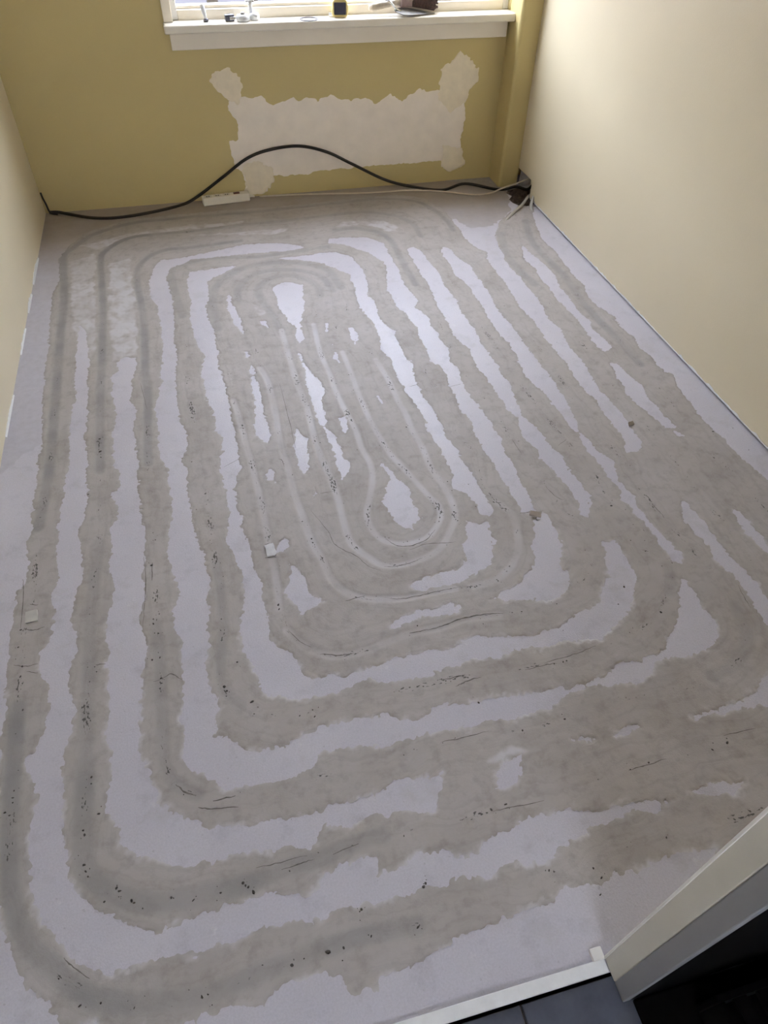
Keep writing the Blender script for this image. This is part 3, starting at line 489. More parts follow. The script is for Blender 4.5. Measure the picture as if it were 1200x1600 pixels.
GROOVE = {
    'T1': [(1.620, 3.269), (1.564, 3.058), (1.558, 2.887), (1.570, 2.693), (1.554, 2.490), (1.553, 2.301), (1.564, 2.149), (1.564, 1.964), (1.556, 1.756), (1.558, 1.584), (1.560, 1.427), (1.563, 1.267), (1.564, 1.149), (1.538, 0.847), (1.467, 0.609), (1.368, 0.469), (1.230, 0.389), (1.000, 0.353), (0.790, 0.351), (0.710, 0.362), (0.580, 0.344), (0.449, 0.316), (0.291, 0.327), (0.179, 0.320), (0.078, 0.327), (0.003, 0.326), (-0.070, 0.319), (-0.140, 0.316), (-0.234, 0.306), (-0.307, 0.318), (-0.367, 0.326), (-0.424, 0.350), (-0.470, 0.385), (-0.515, 0.432), (-0.553, 0.474), (-0.587, 0.551), (-0.605, 0.657), (-0.612, 0.772), (-0.621, 0.997), (-0.624, 1.111), (-0.626, 1.209), (-0.612, 1.311), (-0.616, 1.467), (-0.621, 1.594), (-0.613, 1.730), (-0.608, 1.880), (-0.611, 2.046), (-0.614, 2.248), (-0.618, 2.453), (-0.622, 2.681), (-0.623, 2.872), (-0.632, 3.077), (-0.649, 3.342), (-0.616, 3.414), (-0.539, 3.534), (-0.436, 3.605), (-0.322, 3.648), (-0.204, 3.654), (-0.045, 3.659), (0.214, 3.653), (0.481, 3.662), (0.794, 3.680), (0.970, 3.678), (1.130, 3.612), (1.195, 3.475), (1.219, 3.352), (1.217, 3.239), (1.211, 3.083), (1.216, 2.882), (1.216, 2.709), (1.211, 2.499), (1.211, 2.351), (1.231, 2.129)],
    'T3': [(1.231, 2.129), (1.219, 1.926), (1.219, 1.766), (1.218, 1.615), (1.230, 1.473), (1.219, 1.374), (1.224, 1.286), (1.222, 1.212), (1.237, 1.106), (1.249, 1.014), (1.256, 0.921), (1.249, 0.857), (1.228, 0.773), (1.197, 0.728), (1.138, 0.691), (1.059, 0.670), (1.000, 0.660), (0.860, 0.667), (0.768, 0.664), (0.645, 0.656), (0.539, 0.655), (0.457, 0.666), (0.384, 0.668), (0.314, 0.666), (0.197, 0.649), (0.141, 0.649), (0.048, 0.658), (-0.070, 0.653), (-0.151, 0.664), (-0.217, 0.680), (-0.257, 0.709), (-0.279, 0.744), (-0.287, 0.792), (-0.287, 0.873), (-0.287, 0.960), (-0.287, 1.053), (-0.294, 1.164), (-0.290, 1.272), (-0.294, 1.390), (-0.295, 1.518), (-0.297, 1.657), (-0.300, 1.808), (-0.300, 1.975), (-0.294, 2.168), (-0.300, 2.330), (-0.299, 2.492), (-0.299, 2.673), (-0.309, 2.868), (-0.320, 3.010), (-0.316, 3.158), (-0.268, 3.262), (-0.179, 3.321), (-0.066, 3.318), (0.163, 3.338), (0.364, 3.331), (0.514, 3.335), (0.641, 3.359), (0.724, 3.364), (0.784, 3.337), (0.852, 3.279), (0.884, 3.152), (0.878, 2.954), (0.881, 2.751), (0.886, 2.597), (0.888, 2.437), (0.875, 2.292), (0.877, 2.153), (0.879, 1.969)],
    'T5': [(0.879, 1.969), (0.901, 1.858), (0.906, 1.698), (0.911, 1.577), (0.921, 1.478), (0.933, 1.378), (0.942, 1.301), (0.964, 1.243), (0.955, 1.157), (0.931, 1.082), (0.874, 1.026), (0.820, 0.995), (0.734, 0.978), (0.663, 0.978), (0.604, 0.981), (0.507, 0.989), (0.435, 0.981), (0.369, 0.980), (0.279, 0.967), (0.233, 0.956), (0.160, 0.956), (0.111, 0.976), (0.068, 1.016), (0.042, 1.063), (0.031, 1.140), (0.035, 1.206), (0.037, 1.282), (0.035, 1.387), (0.036, 1.475), (0.033, 1.594), (0.028, 1.717), (0.021, 1.832), (0.016, 1.948), (0.004, 2.088), (0.008, 2.240), (-0.001, 2.403), (-0.011, 2.570), (-0.014, 2.777), (0.010, 2.910), (0.076, 3.013), (0.169, 3.073), (0.283, 3.087), (0.371, 3.074), (0.467, 3.022), (0.527, 2.947), (0.546, 2.794), (0.530, 2.526)],
    'T7': [(0.530, 2.526), (0.537, 2.377), (0.565, 2.223), (0.579, 2.078), (0.582, 1.949), (0.588, 1.861), (0.586, 1.771), (0.595, 1.683), (0.594, 1.570), (0.607, 1.505), (0.612, 1.424), (0.604, 1.360), (0.586, 1.324), (0.557, 1.285), (0.518, 1.243), (0.461, 1.218), (0.401, 1.210), (0.343, 1.219), (0.306, 1.260), (0.271, 1.319), (0.266, 1.385), (0.268, 1.490), (0.267, 1.584), (0.258, 1.679), (0.250, 1.807), (0.255, 1.986), (0.245, 2.133), (0.242, 2.349), (0.242, 2.514), (0.212, 2.674), (0.188, 2.787), (0.196, 2.870), (0.247, 2.935), (0.322, 2.955), (0.395, 2.915), (0.447, 2.833), (0.445, 2.748), (0.407, 2.621), (0.376, 2.525), (0.365, 2.322), (0.375, 2.158), (0.373, 2.084), (0.382, 1.957), (0.396, 1.832), (0.395, 1.729), (0.404, 1.655), (0.398, 1.584), (0.364, 1.488), (0.343, 1.436), (0.338, 1.382), (0.352, 1.331), (0.378, 1.301), (0.431, 1.281), (0.493, 1.292), (0.535, 1.330), (0.558, 1.363), (0.567, 1.411), (0.546, 1.468), (0.511, 1.583)],
    'T6': [(0.511, 1.583), (0.481, 1.676), (0.469, 1.756), (0.456, 1.873), (0.452, 2.006), (0.453, 2.140), (0.450, 2.303), (0.458, 2.467), (0.481, 2.685), (0.507, 2.774), (0.487, 2.895), (0.427, 2.969), (0.331, 3.008), (0.234, 3.010), (0.157, 2.966), (0.105, 2.878), (0.094, 2.780), (0.100, 2.586), (0.117, 2.446), (0.124, 2.265), (0.141, 2.157), (0.141, 1.963), (0.133, 1.790), (0.140, 1.691), (0.142, 1.554), (0.151, 1.448), (0.158, 1.358), (0.174, 1.289), (0.189, 1.199), (0.223, 1.145), (0.263, 1.118), (0.313, 1.103), (0.378, 1.092), (0.449, 1.095), (0.517, 1.093), (0.569, 1.090), (0.639, 1.097), (0.703, 1.136), (0.746, 1.194), (0.766, 1.260), (0.775, 1.329), (0.747, 1.383), (0.736, 1.460), (0.756, 1.639)],
    'T4': [(0.756, 1.639), (0.732, 1.738), (0.741, 1.993), (0.732, 2.129), (0.751, 2.236), (0.720, 2.360), (0.720, 2.644), (0.723, 2.863), (0.712, 3.034), (0.672, 3.128), (0.566, 3.191), (0.433, 3.179), (0.218, 3.158), (0.073, 3.189), (-0.040, 3.181), (-0.149, 3.141), (-0.173, 3.055), (-0.166, 2.948), (-0.158, 2.835), (-0.144, 2.700), (-0.149, 2.519), (-0.151, 2.348), (-0.148, 2.123), (-0.137, 1.937), (-0.138, 1.771), (-0.129, 1.626), (-0.128, 1.513), (-0.124, 1.446), (-0.122, 1.349), (-0.121, 1.261), (-0.120, 1.176), (-0.123, 1.103), (-0.138, 1.017), (-0.141, 0.951), (-0.129, 0.912), (-0.101, 0.876), (-0.062, 0.844), (-0.016, 0.826), (0.042, 0.815), (0.100, 0.818), (0.162, 0.824), (0.243, 0.826), (0.365, 0.820), (0.441, 0.823), (0.509, 0.812), (0.595, 0.811), (0.662, 0.810), (0.765, 0.810), (0.852, 0.823), (0.944, 0.842), (1.025, 0.886), (1.096, 0.941), (1.125, 0.981), (1.139, 1.026), (1.144, 1.144), (1.138, 1.224), (1.102, 1.344)],
    'T2': [(1.102, 1.344), (1.108, 1.450), (1.098, 1.550), (1.080, 1.668), (1.071, 1.788), (1.059, 1.909), (1.061, 2.077), (1.055, 2.238), (1.049, 2.412), (1.047, 2.573), (1.049, 2.805), (1.032, 2.999), (1.039, 3.204), (1.038, 3.351), (0.981, 3.455), (0.893, 3.513), (0.763, 3.540), (0.425, 3.516), (0.182, 3.514), (-0.055, 3.490), (-0.209, 3.493), (-0.324, 3.489), (-0.404, 3.443), (-0.470, 3.350), (-0.482, 3.256), (-0.472, 3.043), (-0.463, 2.837), (-0.461, 2.645), (-0.459, 2.417), (-0.459, 2.213), (-0.455, 1.969), (-0.451, 1.806), (-0.448, 1.658), (-0.446, 1.488), (-0.458, 1.301), (-0.463, 1.195), (-0.459, 1.071), (-0.460, 0.958), (-0.459, 0.819), (-0.459, 0.688), (-0.456, 0.599), (-0.438, 0.562), (-0.400, 0.528), (-0.358, 0.501), (-0.306, 0.484), (-0.243, 0.477), (-0.180, 0.473), (-0.129, 0.474), (-0.051, 0.484), (0.035, 0.488), (0.098, 0.500), (0.160, 0.502), (0.302, 0.487), (0.399, 0.495), (0.540, 0.486), (0.578, 0.489), (0.738, 0.506), (0.791, 0.507), (0.887, 0.512), (0.998, 0.508), (1.111, 0.510), (1.238, 0.536), (1.340, 0.620), (1.373, 0.753), (1.384, 0.895), (1.391, 0.966), (1.398, 1.105), (1.398, 1.246), (1.397, 1.399), (1.397, 1.567), (1.390, 1.716), (1.399, 1.936), (1.401, 2.137), (1.399, 2.284), (1.407, 2.467), (1.404, 2.638), (1.386, 2.826), (1.389, 2.957), (1.442, 3.156), (1.503, 3.270), (1.561, 3.336)]}
CHANNEL = [
    (-1, 0.0155, [(-0.621, 1.594), (-0.613, 1.730), (-0.608, 1.880), (-0.611, 2.046), (-0.614, 2.248), (-0.618, 2.453), (-0.622, 2.681), (-0.623, 2.872), (-0.632, 3.077), (-0.649, 3.342), (-0.616, 3.414), (-0.539, 3.534), (-0.436, 3.605), (-0.322, 3.648), (-0.204, 3.654), (-0.045, 3.659)]),
    (-0.7, 0.01395, [(-0.045, 3.659), (0.214, 3.653), (0.481, 3.662), (0.794, 3.680), (0.970, 3.678), (1.130, 3.612), (1.195, 3.475), (1.219, 3.352), (1.217, 3.239)]),
    (-1, 0.01395, [(-0.055, 3.490), (-0.209, 3.493), (-0.324, 3.489), (-0.404, 3.443), (-0.470, 3.350), (-0.482, 3.256), (-0.472, 3.043), (-0.463, 2.837), (-0.461, 2.645), (-0.459, 2.417), (-0.459, 2.213), (-0.455, 1.969), (-0.451, 1.806)]),
    (-0.6, 0.01395, [(0.981, 3.455), (0.893, 3.513), (0.763, 3.540), (0.425, 3.516), (0.182, 3.514), (-0.055, 3.490)]),
    (-0.6, 0.01395, [(1.039, 3.204), (1.038, 3.351), (0.981, 3.455)]),
    (-0.8, 0.01395, [(-0.300, 1.808), (-0.300, 1.975), (-0.294, 2.168), (-0.300, 2.330), (-0.299, 2.492), (-0.299, 2.673), (-0.309, 2.868), (-0.320, 3.010), (-0.316, 3.158), (-0.268, 3.262), (-0.179, 3.321), (-0.066, 3.318), (0.163, 3.338)]),
    (-0.7, 0.0155, [(0.641, 3.359), (0.724, 3.364), (0.784, 3.337), (0.852, 3.279), (0.884, 3.152), (0.878, 2.954), (0.881, 2.751)]),
    (-0.6, 0.0155, [(0.566, 3.191), (0.433, 3.179), (0.218, 3.158), (0.073, 3.189), (-0.040, 3.181), (-0.149, 3.141), (-0.173, 3.055), (-0.166, 2.948), (-0.158, 2.835), (-0.144, 2.700)]),
    (-0.5, 0.0186, [(-0.011, 2.570), (-0.014, 2.777), (0.010, 2.910), (0.076, 3.013), (0.169, 3.073), (0.283, 3.087), (0.371, 3.074), (0.467, 3.022), (0.527, 2.947), (0.546, 2.794)]),
    (-0.5, 0.0155, [(0.094, 2.780), (0.105, 2.878), (0.157, 2.966), (0.234, 3.010), (0.331, 3.008), (0.427, 2.969), (0.487, 2.895), (0.507, 2.774)]),
    (-0.5, 0.0155, [(0.242, 2.514), (0.212, 2.674), (0.188, 2.787), (0.196, 2.870), (0.247, 2.935), (0.322, 2.955), (0.395, 2.915), (0.447, 2.833), (0.445, 2.748)]),
    (-0.5, 0.0186, [(1.442, 3.156), (1.389, 2.957), (1.386, 2.826), (1.404, 2.638)]),
    (-0.6, 0.01705, [(1.620, 3.269), (1.564, 3.058), (1.558, 2.887), (1.570, 2.693), (1.554, 2.490), (1.553, 2.301), (1.564, 2.149), (1.564, 1.964)]),
    (0.8, 0.011, [(0.242, 2.514), (0.242, 2.349), (0.245, 2.133), (0.255, 1.986), (0.250, 1.807), (0.258, 1.679), (0.267, 1.584), (0.268, 1.490), (0.266, 1.385), (0.271, 1.319), (0.306, 1.260), (0.343, 1.219), (0.401, 1.210), (0.461, 1.218), (0.518, 1.243), (0.557, 1.285), (0.586, 1.324), (0.604, 1.360), (0.612, 1.424), (0.607, 1.505), (0.594, 1.570), (0.595, 1.683), (0.586, 1.771), (0.588, 1.861), (0.582, 1.949), (0.579, 2.078), (0.565, 2.223)]),
    (0.9, 0.01, [(0.376, 2.525), (0.365, 2.322), (0.375, 2.158), (0.373, 2.084), (0.382, 1.957), (0.396, 1.832), (0.395, 1.729), (0.404, 1.655), (0.398, 1.584), (0.364, 1.488), (0.343, 1.436), (0.338, 1.382), (0.352, 1.331), (0.378, 1.301), (0.431, 1.281), (0.493, 1.292), (0.535, 1.330), (0.558, 1.363), (0.567, 1.411), (0.546, 1.468), (0.511, 1.583), (0.481, 1.676), (0.469, 1.756), (0.456, 1.873), (0.452, 2.006), (0.453, 2.140), (0.450, 2.303)]),
    (0.7, 0.011, [(0.124, 2.265), (0.141, 2.157), (0.141, 1.963), (0.133, 1.790), (0.140, 1.691), (0.142, 1.554), (0.151, 1.448), (0.158, 1.358), (0.174, 1.289), (0.189, 1.199), (0.223, 1.145), (0.263, 1.118), (0.313, 1.103), (0.378, 1.092), (0.449, 1.095), (0.517, 1.093)]),
    (0.6, 0.012, [(0.569, 1.090), (0.639, 1.097), (0.703, 1.136), (0.746, 1.194), (0.766, 1.260), (0.775, 1.329), (0.747, 1.383)]),
    (0.6, 0.01, [(0.004, 2.088), (0.016, 1.948), (0.021, 1.832), (0.028, 1.717), (0.033, 1.594), (0.036, 1.475), (0.035, 1.387), (0.037, 1.282), (0.035, 1.206), (0.031, 1.140)]),
    (0.3, 0.012, [(0.042, 1.063), (0.068, 1.016), (0.111, 0.976), (0.160, 0.956), (0.233, 0.956), (0.279, 0.967), (0.369, 0.980), (0.435, 0.981), (0.507, 0.989), (0.604, 0.981)]),
    (-0.5, 0.012, [(-0.122, 1.349), (-0.121, 1.261), (-0.120, 1.176), (-0.123, 1.103), (-0.138, 1.017), (-0.141, 0.951), (-0.129, 0.912), (-0.101, 0.876)]),
    (-0.5, 0.014, [(-0.294, 1.164), (-0.287, 1.053), (-0.287, 0.960), (-0.287, 0.873), (-0.287, 0.792), (-0.279, 0.744), (-0.257, 0.709), (-0.217, 0.680)]),
    (-0.8, 0.02, [(-0.459, 0.819), (-0.459, 0.688), (-0.456, 0.599), (-0.438, 0.562), (-0.400, 0.528), (-0.358, 0.501), (-0.306, 0.484), (-0.243, 0.477), (-0.180, 0.473), (-0.129, 0.474)]),
    (-0.5, 0.016, [(-0.446, 1.488), (-0.458, 1.301), (-0.463, 1.195), (-0.459, 1.071), (-0.460, 0.958), (-0.459, 0.819)]),
    (-0.9, 0.018, [(-0.621, 0.997), (-0.612, 0.772), (-0.605, 0.657), (-0.587, 0.551), (-0.553, 0.474), (-0.515, 0.432), (-0.470, 0.385), (-0.424, 0.350), (-0.367, 0.326)]),
    (-0.6, 0.016, [(-0.367, 0.326), (-0.307, 0.318), (-0.234, 0.306), (-0.140, 0.316), (-0.070, 0.319), (0.003, 0.326), (0.078, 0.327), (0.179, 0.320)]),
    (-0.5, 0.016, [(-0.129, 0.474), (-0.051, 0.484), (0.035, 0.488), (0.098, 0.500), (0.160, 0.502)]),
    (-0.4, 0.016, [(1.249, 0.857), (1.228, 0.773), (1.197, 0.728), (1.138, 0.691), (1.059, 0.670)]),
    (-0.3, 0.016, [(1.096, 0.941), (1.125, 0.981), (1.139, 1.026)])]
CRACK = [
    (0.003, [(0.3715, 1.3158), (0.3946, 1.2845), (0.4281, 1.2715), (0.4646, 1.2756), (0.4937, 1.2869), (0.5266, 1.3160)]),
    (0.002, [(0.3412, 1.2126), (0.3775, 1.2064), (0.4165, 1.2093), (0.4578, 1.2192)]),
    (0.0022, [(0.4296, 1.2559), (0.4816, 1.2665), (0.5292, 1.2604), (0.5714, 1.2555)]),
    (0.0025, [(0.3144, 1.1073), (0.3561, 1.0929), (0.4014, 1.0910), (0.4577, 1.0934), (0.4951, 1.0936), (0.5251, 1.0933)]),
    (0.004, [(0.4002, 0.9768), (0.4403, 0.9797), (0.4884, 0.9892), (0.5437, 0.9910), (0.5881, 0.9868), (0.6152, 0.9803)]),
    (0.003, [(0.3513, 0.9783), (0.4008, 0.9788)]),
    (0.003, [(0.4203, 0.8007), (0.4387, 0.8054), (0.4620, 0.8090), (0.4917, 0.8111)]),
    (0.0025, [(0.3911, 0.8243), (0.4426, 0.8267)]),
    (0.0025, [(0.6057, 0.8023), (0.6593, 0.8045), (0.6936, 0.8020)]),
    (0.003, [(-0.4434, 1.0715), (-0.4202, 1.0716)]),
    (0.003, [(-0.3014, 1.3136), (-0.2963, 1.3786)]),
    (0.003, [(-0.2370, 0.9804), (-0.2609, 1.0010), (-0.2814, 0.9949)]),
    (0.002, [(-0.2814, 0.9949), (-0.3047, 0.9895)]),
    (0.0035, [(-0.2634, 0.7166), (-0.2464, 0.6963), (-0.2210, 0.6813)]),
    (0.0035, [(-0.2187, 0.6536), (-0.1920, 0.6442), (-0.1336, 0.6340)]),
    (0.003, [(-0.1865, 0.6599), (-0.1379, 0.6594)]),
    (0.0025, [(-0.6465, 1.4027), (-0.6395, 1.3443), (-0.6365, 1.2263)]),
    (0.003, [(-0.6239, 1.2253), (-0.5995, 1.2174), (-0.5762, 1.2221)]),
    (0.003, [(-0.6198, 1.3067), (-0.5981, 1.2993)]),
    (0.0025, [(-0.6416, 1.1195), (-0.6134, 1.1089), (-0.5832, 1.1091)]),
    (0.002, [(-0.6090, 1.0928), (-0.5811, 1.0823)]),
    (0.0028, [(0.1102, 0.9722), (0.1573, 0.9569), (0.1937, 0.9540)]),
    (0.002, [(0.0416, 1.0631), (0.0684, 1.0200), (0.0928, 0.9961)]),
    (0.002, [(0.1760, 1.4804), (0.1962, 1.4288), (0.2144, 1.3711), (0.2198, 1.3310), (0.2465, 1.2942), (0.2705, 1.2735), (0.2973, 1.2255), (0.3289, 1.2011)]),
    (0.0025, [(0.7390, 1.3853), (0.7615, 1.3771)]),
    (0.003, [(0.8007, 1.3198), (0.8279, 1.3190), (0.8482, 1.3114), (0.8414, 1.2852), (0.8559, 1.2846)]),
    (0.002, [(1.1139, 1.0887), (1.0997, 1.0972)]),
    (0.002, [(0.1147, 1.7348), (0.1260, 1.7257), (0.1275, 1.6936)]),
    (0.0025, [(0.0431, 1.3753), (0.0224, 1.3751)]),
    (0.003, [(0.0156, 1.3241), (0.0481, 1.3188)]),
    (0.0025, [(0.1714, 1.2970), (0.1785, 1.2658)]),
    (0.0025, [(0.2089, 1.1192), (0.2645, 1.1260)]),
    (0.0025, [(-0.0621, 0.4842), (-0.0215, 0.4881), (0.0055, 0.4890)]),
    (0.002, [(-0.1124, 0.5018), (-0.0731, 0.4996), (-0.0061, 0.4996)]),
    (0.002, [(0.0462, 0.4892), (0.1030, 0.4974)]),
    (0.0018, [(1.0494, 1.5884), (1.0915, 1.6130)]),
    (0.0018, [(-0.0626, 1.7377), (-0.0074, 1.7695)]),
    (0.0018, [(0.2181, 1.5449), (0.2654, 1.5456)]),
    (0.0018, [(0.6469, 2.0260), (0.6863, 2.0334)]),
    (0.0018, [(0.7855, 1.9906), (0.8386, 1.9991)]),
    (0.0022, [(1.2205, 1.2725), (1.2288, 1.2277), (1.2303, 1.1993)]),
    (0.0018, [(0.9272, 1.4150), (0.9375, 1.3679), (0.9569, 1.3429)]),
    (0.0018, [(0.9066, 1.6521), (0.9125, 1.5797)]),
    (0.0025, [(-0.4842, 0.4305), (-0.4659, 0.4100), (-0.4363, 0.3837)]),
    (0.002, [(-0.3173, 2.2600), (-0.2977, 2.1001)]),
    (0.0022, [(0.7366, 0.5038), (0.7842, 0.5044), (0.8354, 0.5075)]),
    (0.0022, [(0.4032, 0.4915), (0.4472, 0.4892), (0.5215, 0.4852)]),
    (0.0022, [(0.6615, 0.8098), (0.7168, 0.8139), (0.7639, 0.8182), (0.8133, 0.8263)]),
    (0.002, [(0.9991, 0.5256), (1.0858, 0.5245)]),
    (0.0022, [(0.3422, 0.6700), (0.3891, 0.6683), (0.4583, 0.6695)]),
    (0.0018, [(0.1800, 2.1477), (0.1808, 1.9539), (0.1794, 1.7789)]),
    (0.0018, [(1.2998, 0.9154), (1.2909, 0.8715), (1.2870, 0.8389)]),
    (0.002, [(-0.3205, 1.4087), (-0.3166, 1.3358), (-0.3216, 1.2462), (-0.3264, 1.1620)])]
GRIT = [(-0.455, 1.972, 9), (-0.452, 1.905, 10), (-0.449, 1.875, 6), (-0.483, 1.706, 6), (-0.293, 1.496, 4), (-0.287, 1.466, 5), (-0.300, 1.370, 8), (0.029, 1.151, 8), (0.029, 1.136, 7), (-0.136, 0.936, 8), (-0.131, 0.922, 8), (-0.075, 0.878, 9), (-0.098, 0.997, 7), (-0.074, 0.845, 5), (0.031, 0.814, 5), (0.066, 0.804, 5), (0.461, 0.746, 9), (0.981, 0.987, 9), (0.937, 0.936, 6), (1.037, 0.883, 8), (1.105, 1.091, 6), (1.124, 1.130, 4), (1.094, 1.285, 7), (1.352, 1.635, 8), (1.614, 1.535, 7), (1.538, 1.412, 6), (1.696, 1.538, 4), (0.571, 1.799, 7), (0.627, 1.506, 6), (0.628, 1.464, 5), (0.605, 1.374, 6), (0.551, 1.450, 5), (0.552, 1.423, 5), (0.604, 1.336, 5), (0.689, 1.480, 4), (0.678, 1.380, 5), (0.546, 1.454, 4), (0.159, 1.366, 8), (0.160, 1.350, 6), (-0.030, 1.410, 5), (0.177, 1.286, 6), (0.261, 1.352, 6), (0.269, 1.345, 5), (0.282, 1.487, 4), (0.148, 1.651, 5), (0.040, 1.549, 4), (-0.131, 1.352, 6), (-0.132, 1.427, 4), (-0.121, 1.344, 6), (-0.162, 1.563, 4), (-0.130, 1.626, 6), (-0.125, 1.596, 5), (-0.125, 1.139, 5), (-0.130, 1.104, 5), (-0.300, 1.166, 7), (-0.298, 1.135, 6), (-0.288, 1.132, 5), (-0.306, 1.054, 7), (-0.287, 1.057, 6), (-0.286, 0.996, 7), (-0.285, 0.981, 5), (-0.300, 1.181, 5), (-0.284, 1.194, 5), (-0.463, 1.071, 4), (-0.441, 1.052, 5), (-0.457, 1.027, 4), (-0.464, 1.237, 4), (-0.635, 1.226, 6), (-0.636, 1.172, 7), (-0.621, 1.111, 6), (-0.622, 1.083, 5), (-0.608, 0.986, 5), (-0.609, 0.771, 6), (-0.608, 0.787, 6), (-0.608, 0.760, 5), (-0.622, 0.742, 6), (-0.612, 0.733, 5), (-0.445, 0.778, 6), (-0.445, 0.763, 6), (-0.427, 0.691, 8), (-0.458, 0.663, 6), (-0.455, 0.653, 6), (-0.454, 0.592, 7), (-0.450, 0.578, 7), (-0.445, 0.567, 5), (-0.389, 0.531, 8), (-0.383, 0.524, 7), (-0.412, 0.511, 6), (-0.360, 0.500, 8), (-0.355, 0.495, 6), (-0.283, 0.487, 6), (-0.241, 0.471, 6), (-0.187, 0.472, 7), (-0.141, 0.479, 8), (-0.132, 0.469, 7), (-0.123, 0.457, 9), (-0.137, 0.473, 6), (-0.452, 0.345, 6), (-0.415, 0.340, 6), (-0.356, 0.318, 5), (-0.236, 0.305, 8), (-0.225, 0.306, 6), (-0.068, 0.314, 7), (0.002, 0.318, 9), (0.033, 0.318, 8), (0.081, 0.374, 8), (0.077, 0.371, 6), (0.089, 0.324, 5), (0.182, 0.317, 7), (0.213, 0.383, 10), (0.219, 0.389, 7), (0.401, 0.496, 7), (0.436, 0.499, 8), (0.474, 0.350, 6), (0.483, 0.346, 5), (0.566, 0.332, 6), (0.574, 0.311, 6), (0.648, 0.655, 7), (0.538, 0.652, 6), (0.743, 0.504, 6), (0.792, 0.509, 6), (0.998, 0.508, 8), (0.954, 0.501, 5), (0.746, 0.350, 6), (0.558, 0.283, 6), (0.597, 2.542, 3), (0.691, 2.931, 5), (1.202, 2.490, 5), (0.924, 2.868, 4), (1.175, 2.221, 5), (1.178, 2.140, 4), (1.402, 2.747, 4), (1.220, 3.239, 5), (0.989, 3.214, 3), (0.734, 2.641, 4), (1.050, 2.464, 3), (1.469, 2.777, 4), (1.199, 2.081, 4), (1.309, 2.181, 4), (1.609, 2.390, 4), (1.574, 2.392, 3), (1.766, 1.963, 4), (1.681, 1.422, 4), (1.498, 2.060, 3), (0.746, 2.008, 3), (0.753, 1.643, 4), (0.901, 1.699, 5), (0.926, 1.641, 4), (0.689, 1.480, 4), (0.558, 2.181, 3), (0.583, 2.045, 4), (0.582, 2.098, 4), (0.580, 1.942, 4), (0.579, 1.808, 5), (0.584, 1.761, 4), (0.591, 1.684, 4), (0.247, 1.939, 5), (0.249, 1.902, 4), (0.264, 1.786, 4), (0.384, 2.102, 4), (0.375, 2.145, 4), (0.442, 2.147, 4), (0.438, 2.049, 4), (0.452, 1.933, 4), (0.247, 2.548, 3), (0.124, 1.729, 4), (0.128, 1.709, 4), (0.144, 1.441, 5), (0.163, 1.332, 4), (0.384, 2.102, 3), (0.553, 1.400, 5), (0.562, 1.376, 5), (0.548, 1.346, 5), (0.615, 1.400, 5), (0.607, 1.368, 5), (0.600, 1.342, 5), (0.503, 1.303, 4), (0.469, 1.290, 4), (0.752, 0.892, 3), (0.551, 0.961, 4), (0.378, 0.997, 5), (0.504, 1.094, 5), (0.558, 1.085, 6), (0.577, 1.086, 5), (0.642, 1.089, 6), (0.640, 1.094, 5), (0.640, 0.977, 4), (0.667, 0.974, 5), (0.771, 0.976, 5), (1.083, 1.140, 4), (1.159, 1.033, 4), (1.124, 1.029, 4), (0.686, 0.802, 5), (0.711, 0.802, 5), (0.721, 0.803, 5), (-0.309, 2.508, 3), (-0.139, 2.470, 4), (-0.016, 2.371, 3), (-0.162, 1.786, 5), (-0.191, 1.809, 5)]
PATCH = {'main': [(0.225, 0.456), (0.293, 0.480), (0.341, 0.467), (0.383, 0.476), (0.420, 0.440), (0.471, 0.438), (0.540, 0.463), (0.567, 0.444), (0.607, 0.465), (0.660, 0.437), (0.730, 0.465), (0.781, 0.433), (0.844, 0.439), (0.907, 0.444), (0.961, 0.418), (1.038, 0.449), (1.104, 0.417), (1.147, 0.444), (1.193, 0.474), (1.232, 0.455), (1.286, 0.464), (1.440, 0.394), (1.456, 0.316), (1.442, 0.238), (1.444, 0.157), (1.423, 0.101), (1.329, 0.108), (1.164, 0.106), (0.965, 0.113), (0.833, 0.109), (0.658, 0.108), (0.584, 0.094), (0.440, 0.095), (0.385, 0.092), (0.371, 0.017), (0.261, 0.012), (0.249, 0.131), (0.211, 0.147), (0.201, 0.283), (0.249, 0.286), (0.248, 0.372), (0.214, 0.423)],
    'tl': [(0.139, 0.550), (0.180, 0.588), (0.235, 0.594), (0.281, 0.579), (0.300, 0.532), (0.286, 0.475), (0.266, 0.440), (0.226, 0.461), (0.169, 0.516)],
    'tr': [(1.394, 0.629), (1.446, 0.588), (1.503, 0.549), (1.503, 0.489), (1.461, 0.455), (1.453, 0.405), (1.370, 0.346), (1.290, 0.413), (1.298, 0.486), (1.310, 0.557), (1.367, 0.591)],
    'br': [(1.341, 0.190), (1.450, 0.169), (1.481, 0.084), (1.398, 0.048), (1.343, 0.080)],
    'bl': [(0.254, 0.172), (0.325, 0.183), (0.404, 0.139), (0.407, 0.064), (0.364, 0.011), (0.247, 0.007)]}
CHASE_PATCH = {'pale': [(1.751, 0.235), (1.784, 0.258), (1.809, 0.166), (1.802, 0.120), (1.781, 0.108), (1.761, 0.117), (1.757, 0.183)],
    'grey': [(1.760, 0.103), (1.786, 0.081), (1.826, 0.030), (1.834, -0.033), (1.798, -0.023), (1.753, 0.008)]}

